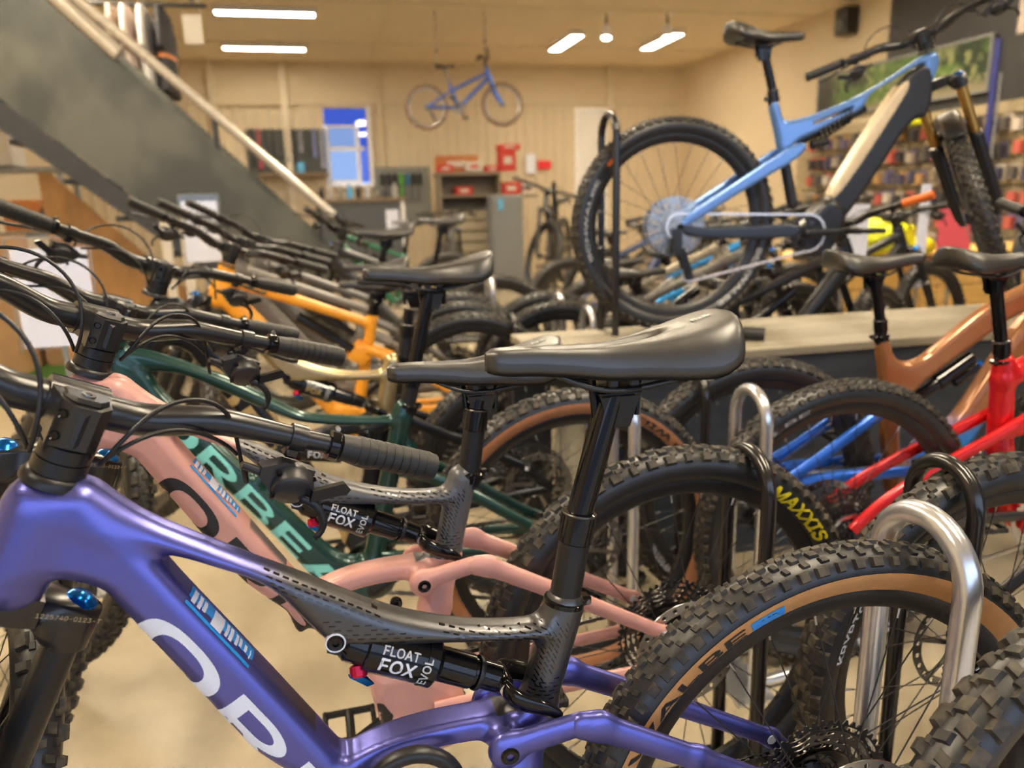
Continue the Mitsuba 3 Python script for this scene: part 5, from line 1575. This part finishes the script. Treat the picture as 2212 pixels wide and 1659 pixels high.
for lab, x, z, sx, sz, m in (('long orange box lying on the brown storage unit', 1.76, 1.66, .56, .22, ORB), ('small red box in front of the long orange one', 1.58, 1.60, .2, .10, REDB), ('white box on the brown storage unit, right of the small red one', 1.97, 1.62, .22, .12, WHB), ('red box in the middle of the unit right of the white box', 2.24, 1.59, .18, .09, REDB), ('upright red box on the right end of the storage unit', 2.46, 1.70, .22, .28, REDB), ('red box lying across the upright red one', 2.49, 1.875, .30, .07, REDB), ('red and white carton on the shelf of the brown storage unit', 1.84, 1.31, .24, .11, REDB), ('red carton beside the storage unit above the grey cabinet', 2.50, 1.33, .26, .17, REDB), ('white carton next to the red one above the grey cabinet', 2.74, 1.32, .16, .14, WHB)):
    kk = thing('carton', lab, 'box', 'boxes on the storage unit')
    y = 10.62 if x < 1.6 or x > 1.9 and x < 2.05 else 10.75
    add(kk, 'body', box((x, y, z), (sx, .22, sz), .006), m)
    add(kk, 'tape', box((x, y - .1105, z), (sx * .5, .003, sz * .35)), WHB if m != WHB else REDB)
single('wall_shelf', 'shelf behind the grey cabinet carrying red cartons', 'shelf', box((2.6, 10.75, 1.22), (.5, .4, .04)), SHW)
k = thing('metal_cabinet', 'plain grey metal cabinet in the middle of the workshop', 'cabinet')
add(k, 'body', box((2.32, 10.3, .62), (.42, .4, 1.24), .02), MGREY)
add(k, 'label_plate', box((2.22, 10.097, 1.12), (.07, .004, .14)), 'm_light_blue')
single('red_sign', 'small red sign on the back wall left of the white door', 'sign', box((3.42, YB - .06, 1.70), (.22, .02, .13), .004), mat('red_sign', (.75, .02, .03), .4))
single('wall_poster', 'pale sheet on the back wall beside the small red sign', 'poster', box((3.2, YB - .05, 1.72), (.16, .012, .3)), PAPER)

# ------------------------------------------------------------------ stairs on the left
STR = mat('stair_steel', mikit.proc(lambda p, n, uv: mix((0.020, 0.022, 0.026), (0.032, 0.034, 0.038), fbm(p.x * 5, p.y * 5, p.z * 5))), 0.5)
PERF = mat('perforated_steel', mikit.proc(lambda p, n, uv: mix((0.040, 0.045, 0.041), (0.085, 0.087, 0.072), smoothstep(.35, .75, fbm(p.x * 4.5, p.y, p.z * 2.5)))), 0.5)
RAILM = mat('rail_steel', (.44, .40, .34), .3, .4)
k = thing('staircase', 'dark steel staircase with solid grey side panels rising to the left', 'staircase')
sl = (1.316 - 1.783) / (1.702 - 1.178)
sz = lambda x: 1.316 + (x + 1.178) * sl
xa, xb = -3.4, .28
for y, nm in ((5.0, 'stringer'), (6.05, 'stringer')):
    add(k, nm, extrude(Polygon([(xa, sz(xa)), (xb, sz(xb)), (xb - .05, max(sz(xb) - .28, 0)), (xa, sz(xa) - .27)]), .06, trans(0, y, 0) @ XZ), STR)
pz = lambda x: 1.96 - (x + 1.04) * 1.0204
add(k, 'side_panel', extrude(Polygon([(xa, sz(xa)), (.0, sz(.0) + .02), (.0, pz(.0)), (-1.04, pz(-1.04)), (-1.35, pz(-1.35)), (-2.2, pz(-2.2)), (xa, pz(xa))]), .02, trans(0, 4.99, 0) @ XZ), PERF)
add(k, 'side_panel', extrude(Polygon([(xa, sz(xa)), (.0, sz(.0) + .02), (.0, pz(.0)), (xa, pz(xa))]), .02, trans(0, 6.06, 0) @ XZ), PERF)
rz = lambda x: 1.11 + (.04 - x) * .935
add(k, 'handrail', rod((.04, 4.96, rz(.04)), (-2.3, 4.96, rz(-2.3)), .028, n=14), RAILM)
add(k, 'panel_cap', rod((-1.06, 4.98, pz(-1.06) + .04), (-2.2, 4.98, pz(-2.2) + .04), .045, n=14), RAILM)
for i in range(15):
    x = .15 - i * .245
    add(k, 'tread', box((x, 5.52, sz(x) - .10), (.27, 1.0, .03), .004), STR)
for x in (-.05, -.6, -1.15, -1.7):
    add(k, 'panel_stay', box((x, 5.02, (sz(x) + rz(x)) / 2), (.03, .02, rz(x) - sz(x))), STR)
WOODO = mat('ochre_board', mikit.proc(lambda p, n, uv: mix((0.32, 0.16, 0.045), (0.46, 0.24, 0.075), fbm(p.x * 18, p.y * 18, p.z * 2.5))), 0.5)
single('wooden_board', 'ochre wooden board leaning under the stairs', 'board', extrude(Polygon([(-1.75, .2), (-1.76, 1.42), (-1.70, 1.42), (-.95, .62), (-.95, .2)]), .03, trans(0, 5.6, 0) @ XZ), WOODO)

# cartons and a rack under the stairs
CARD = mat('cardboard', mikit.proc(lambda p, n, uv: mix((0.40, 0.235, 0.105), (0.50, 0.30, 0.145), fbm(p.x * 9, p.y * 9, p.z * 3))), 0.65)
for lab, x, y, sx, sy, h in (('tall cardboard carton under the stairs, leftmost of three', -2.62, 6.3, .22, .5, 1.06), ('tall cardboard carton under the stairs, in the middle of three', -2.36, 6.4, .24, .5, 1.0), ('shorter cardboard carton under the stairs, right of the two tall ones', -2.02, 6.7, .34, .4, .66)):
    kk = thing('cardboard_box', lab, 'box', 'cartons under the stairs')
    add(kk, 'body', box((x, y, h / 2 + .012), (sx, sy, h), .006), CARD)
    add(kk, 'label', box((x, y - sy / 2 - .001, h * .6), (sx * .4, .003, .1)), WHB)
single('turf_mat', 'green artificial turf mat on the floor beside the cartons', 'mat', box((-2.2, 6.0, .006), (1.1, 1.5, .012)), mat('turf', mikit.proc(lambda p, n, uv: mix((0.02, 0.07, 0.01), (0.05, 0.13, 0.02), noise(p.x * 120, p.y * 120, 0))), .8))
k = thing('storage_rack', 'metal storage rack with boxes at the left edge under the stairs', 'rack')
for x in (-2.75, -2.02):
    for y in (6.9, 7.3):
        add(k, 'post', box((x, y, .9), (.04, .04, 1.8)), MGREY)
for z in (.5, 1.0, 1.5):
    add(k, 'shelf', box((-2.38, 7.1, z), (.8, .46, .03)), MGREY)
for lab, x, z, w_, h, m in (('white box on the top shelf of the rack under the stairs', -2.45, 1.66, .2, .26, WHB), ('orange box on the middle shelf of the rack under the stairs', -2.35, 1.15, .26, .24, ORB), ('dark box on the middle shelf of the rack, right of the orange one', -2.12, 1.12, .16, .18, DGREY), ('cardboard box on the bottom shelf of the rack', -2.3, .64, .4, .24, CARD)):
    single('rack_box', lab, 'box', box((x, 7.08, z + .0), (w_, .3, h), .006), m)

# price sheets in holders
ACR = 'm_acrylic'
scene[ACR] = {'type': 'thindielectric'}


def sheet(label, c, w_, h, tilt):
    k = thing('sign_holder', label, 'sign holder')
    M = trans(*c) @ rotm([0, 0, 1], tilt)
    add(k, 'paper', box((0, 0, 0), (w_, .002, h)), PAPER, M)
    v = [(-w_ / 2 - .008, -.004, -h / 2 - .008), (w_ / 2 + .008, -.004, -h / 2 - .008), (w_ / 2 + .008, -.004, h / 2 + .03), (-w_ / 2 - .008, -.004, h / 2 + .03)]
    add(k, 'clear_cover', trimesh.Trimesh(v, [[0, 1, 2], [0, 2, 3]], process=False), ACR, M)
    add(k, 'rim', cat_([box((0, 0, h / 2 + .032), (w_ + .02, .006, .004)), box((w_ / 2 + .009, 0, .01), (.003, .006, h + .04)), box((-w_ / 2 - .009, 0, .01), (.003, .006, h + .04))]), MGREY, M)
    add(k, 'pole', rod((c[0], c[1] + .012, 0), (c[0], c[1] + .012, c[2]), .009, n=10), MGREY)
    add(k, 'foot', lathe([(0, 0), (.11, 0), (.11, .008), (0, .014)], 24, trans(c[0], c[1] + .012, 0)), MGREY)


sheet('blank white sheet in a clear holder behind the handlebars at the left edge', (-.80, 2.52, .93), .205, .29, 0)
sheet('blank white sheet in a clear holder in front of the stairs', (-.62, 4.2, 1.06), .17, .30, 0)
for i, x in enumerate((-.80, -.71)):
    single('white_post', ['slim white post beside the holder in front of the stairs, left one', 'slim white post beside the holder in front of the stairs, right one'][i], 'post', box((x, 4.25, .57), (.045, .03, 1.14), .004), WHB)

# clothes hanging above the stairs
k = thing('clothes_rail', 'dark rail for clothes hanging from the ceiling above the stairs', 'clothes rail')
add(k, 'rail', rod((-1.7, 6.5, 2.62), (-.75, 6.5, 2.62), .016, n=10), BLACK)
for x in (-1.6, -.85):
    add(k, 'drop_rod', rod((x, 6.5, 2.62), (x, 6.5, CEIL), .01, n=8), BLACK)
for i, (x, c, lab, L_) in enumerate(((-1.38, (.42, .34, .28), 'grey-brown jersey on the clothes rail, leftmost', .40), (-1.29, (.75, .62, .56), 'pale pink jersey on the clothes rail', .46), (-1.18, (.85, .83, .8), 'white jersey with a long tail on the clothes rail', .62), (-1.06, (.02, .02, .025), 'black jersey with an orange band on the clothes rail, rightmost', .62))):
    kk = thing('jersey', lab, 'jersey', 'jerseys on the clothes rail')
    cm = mat(f'jersey_{i}', mikit.proc(lambda p, n, uv, c=c: mix(tuple(.7 * v for v in c), c, smoothstep(.3, .7, fbm(p.x * 14, p.y * 3, p.z * 3)))), .7)
    pts = [(x, 6.5, 2.60), (x, 6.5, 2.57), (x, 6.5, 2.50), (x, 6.5, 2.60 - L_ * .6), (x, 6.5, 2.60 - L_)]
    add(kk, 'body', tube(spline(pts, 14), np.interp(np.linspace(0, 1, 14), [0, .1, .3, 1], [.05, .16, .20, .21]), 16, flat=.28, up=(0, 1, 0)), cm, None, smooth=True)
    for s in (-1, 1):
        add(kk, 'sleeve', tube([(x, 6.5 + s * .15, 2.55), (x + .01, 6.5 + s * .24, 2.42), (x + .01, 6.5 + s * .27, 2.28)], [.06, .055, .05], 10, flat=.5), cm, None, smooth=True)
    add(kk, 'hanger', rod((x, 6.5, 2.57), (x, 6.5, 2.64), .004, n=6), DSTEEL)
    if i == 3:
        add(kk, 'orange_band', tube([(x, 6.5, 2.26), (x, 6.5, 2.23)], .212, 16, flat=.285, up=(0, 1, 0), caps=False), ORB, None, smooth=True)
k = thing('hanging_card', 'blank white card hanging from the ceiling near the first strip light', 'sign')
add(k, 'card', box((-.925, 7.0, 2.555), (.145, .006, .22)), WHB)
for s in (-1, 1):
    add(k, 'thread', rod((-.925 + s * .06, 7.0, 2.66), (-.925 + s * .06, 7.0, CEIL), .002, n=5), DSTEEL)

# ------------------------------------------------------------------ right wall
k = thing('wall_poster', 'wide poster with a riders-in-the-woods scene on the right wall', 'poster')


def poster_col(p, n, uv):
    g = fbm(p.y * 3.2 + 7, p.z * 5.5, 1.0, 4)
    f_ = fbm(p.y * 14, p.z * 14, 2.0)
    c = mix((.012, .028, .010), (.075, .15, .025), smoothstep(.38, .62, g))
    c = mix(c, (.26, .28, .12), smoothstep(.52, .72, f_) * .7)
    c = mix(c, (.22, .19, .12), smoothstep(2.18, 2.06, p.z + .06 * g))
    return mix(c, (.03, .03, .02), smoothstep(8.05, 8.35, p.y))


add(k, 'print', box((5.745, 7.27, 2.24), (.012, 2.45, .45)), mat('poster_print', mikit.proc(poster_col), .45))
add(k, 'frame', cat_([box((5.74, 7.27, 2.47), (.03, 2.5, .022)), box((5.74, 7.27, 2.01), (.03, 2.5, .022)), box((5.74, 6.03, 2.24), (.03, .022, .48)), box((5.74, 8.51, 2.24), (.03, .022, .48))]), MGREY)
k = thing('loudspeaker', 'black loudspeaker high on the right wall', 'loudspeaker')
add(k, 'cabinet', box((5.68, 8.0, 2.98), (.16, .20, .28), .01), BLACK)
add(k, 'bracket', box((5.76, 8.0, 2.98), (.05, .06, .08)), BLACK)
add(k, 'cone', lathe([(0, .01), (.03, .004), (.075, .014), (.08, .01)], 20, align((5.60, 8.0, 2.93), (-1, 0, 0))), DGREY)
single('wall_sign', 'pale board hanging on the charcoal wall at the top right corner', 'sign', box((5.70, 5.30, 2.72), (.02, .9, .62), .004), mat('pink_board', (.55, .47, .42), .6))
k = thing('blue_banner', 'slim dark blue banner standing against the charcoal wall', 'banner')
add(k, 'cloth', box((5.5, 5.72, 1.62), (.03, .055, 1.5), .006), mat('banner_blue', (.012, .02, .16), .5))
add(k, 'pole', rod((5.53, 5.69, 0), (5.53, 5.69, 2.1), .012, n=10), MGREY)
add(k, 'foot', lathe([(0, 0), (.15, 0), (.14, .02), (0, .03)], 20, trans(5.52, 5.70, 0)), MGREY)
k = thing('slat_wall', 'beige slatted display wall for accessories on the right', 'display wall')
SLATM = mat('slat_board', (.36, .29, .18), .55)
for i in range(11):
    add(k, 'slat', box((5.72, 7.0, .66 + i * .118), (.05, 3.6, .106), .006), SLATM)
rr = random.Random(11)
ROWS = ['top', 'second', 'third', 'fourth', 'fifth', 'bottom']
pcol = [mat(f'pack_{i}', c, .5) for i, c in enumerate([(.03, .03, .035), (.09, .08, .15), (.34, .29, .24), (.42, .09, .07), (.03, .03, .035), (.20, .16, .11), (.34, .20, .08), (.08, .075, .07), (.46, .42, .37), (.05, .05, .10)])]
pname = ['black', 'violet', 'grey', 'red', 'black', 'brown', 'amber', 'dark', 'white', 'navy']
PKC = P(box((0, 0, 0), (.012, .10, .14), .002))
PKP = P(hull([(-.05 * c_, .035 * a, .05 * b) for a in (-1, 1) for b in (-1, 1) for c_ in (0, 1)]))
PKH = P(rod((-.03, 0, .07), (.06, 0, .09), .003, n=6))
for r_ in range(6):
    for c_ in range(21):
        i, j = rr.randrange(10), rr.randrange(10)
        y, z = 5.35 + c_ * .15 + rr.uniform(-.02, .02), 1.70 - r_ * .20 + rr.uniform(-.015, .015)
        kk = thing('accessory_pack', f'{pname[i]} card with {pname[j]} contents, slatted wall {ROWS[r_]} row, {ORD[20 - c_]} from the far end', 'accessory pack', 'packs on the slatted wall')
        add(kk, 'card', PKC, pcol[i], trans(5.62, y, z))
        add(kk, 'contents', PKP, pcol[j], trans(5.612, y, z - .01))
        add(kk, 'hook', PKH, DSTEEL, trans(5.63, y, z))
YEL = mat('hi_vis', (.80, .85, .02), .45)
for i, (x, y, z) in enumerate(((5.45, 6.78, 1.80), (5.45, 6.50, 1.80))):
    kk = thing('helmet', ['yellow helmet on top of the slatted wall, left one', 'yellow helmet on top of the slatted wall, right one'][i], 'helmet')
    m = trimesh.creation.icosphere(3, .11)
    m.vertices *= [1.25, .9, .75]
    m = m.slice_plane([0, 0, -.03], [0, 0, 1], cap=True)
    add(kk, 'shell', m, YEL, trans(x, y, z))
    add(kk, 'visor', box((-.14, 0, 0), (.06, .14, .012), .004), YEL, trans(x, y, z))
    add(kk, 'peg', rod((x, y, z - .03), (5.72, y, z - .05), .008, n=8), DSTEEL)
    add(kk, 'strap', rod((x + .04, y, z - .02), (x + .0, y, z - .16), .006, n=6), BLACK)

# ------------------------------------------------------------------ right middle: crates, sheets, hi-vis jacket
YWOOD = mat('yellow_wood', mikit.proc(lambda p, n, uv: mix((0.58, 0.34, 0.09), (0.72, 0.46, 0.15), fbm(p.x * 3, p.y * 3, p.z * 34))), 0.5)
k = thing('wooden_crate', 'yellow wooden crate counter behind the city bike at the right', 'crate')
for i in range(4):
    add(k, 'board', box((4.05, 4.4, .09 + i * .182), (2.2, .03, .174), .004), YWOOD)
for x in (3.0, 4.05, 5.1):
    add(k, 'batten', box((x, 4.43, .37), (.07, .03, .74)), YWOOD)
add(k, 'top', box((4.05, 4.7, .755), (2.24, .66, .025), .004), YWOOD)
k = thing('hi_vis_jacket', 'bright yellow jacket folded on the wooden crate', 'jacket')
m = trimesh.creation.icosphere(4, 1.0)
m.vertices *= np.array([.26, .16, .12]) * (1 + .35 * (meshkit.fbm(m.vertices * 2.2, 3)[:, None] - .5))
add(k, 'body', m, YEL, trans(3.46, 4.4, .90), smooth=True)
m2 = trimesh.creation.icosphere(3, 1.0)
m2.vertices *= np.array([.12, .1, .06]) * (1 + .3 * (meshkit.fbm(m2.vertices * 2.0, 3)[:, None] - .5))
add(k, 'sleeve', m2, YEL, trans(3.74, 4.36, .82), smooth=True)
for lab, x, y, z, w_, h, m in (('white paper sheet standing behind the orange-gripped bike', 2.66, 3.62, .96, .26, .30, PAPER), ('pale violet paper strip right of the yellow jacket', 3.50, 4.05, .90, .07, .62, PAPER), ('pink-red paper sheet right of the yellow jacket', 3.78, 4.1, .93, .24, .26, mat('pink_paper', (.72, .10, .13), .6))):
    kk = thing('paper_sign', lab, 'sign')
    add(kk, 'sheet', box((0, 0, 0), (w_, .004, h)), m, trans(x, y, z))
    add(kk, 'support', rod((x, y + .01, 0), (x, y + .01, z), .008, n=8), MGREY)
k = thing('bicycle_wheel', 'spare wheel with a tan tyre at the right edge beyond the blue bike', 'wheel')
wheel(k, 'wheel', place(3.95, 3.6, 20, 0, 1, .40) @ trans(0, 0, .372), 'slick', tire_wall=TAN, spokes=2)
single('stool', 'dark padded stool carrying the spare wheel at the right edge', 'stool', cat_([lathe([(0, .36), (.16, .36), (.17, .38), (.16, .40), (0, .405)], 24, trans(3.95, 3.6, 0)), rod((3.95, 3.6, 0), (3.95, 3.6, .38), .03, n=12), lathe([(0, 0), (.2, 0), (.19, .02), (0, .03)], 24, trans(3.95, 3.6, 0))]), DGREY)
k = thing('rubber_bar', 'short bar with a rubber end lying on the platform', 'bar')
add(k, 'bar', rod((1.08, 2.50, .722), (1.33, 2.31, .722), .012, n=12), DSTEEL)
add(k, 'rubber_end', rod((1.33, 2.31, .724), (1.385, 2.268, .724), .022, n=16), RUBBER)
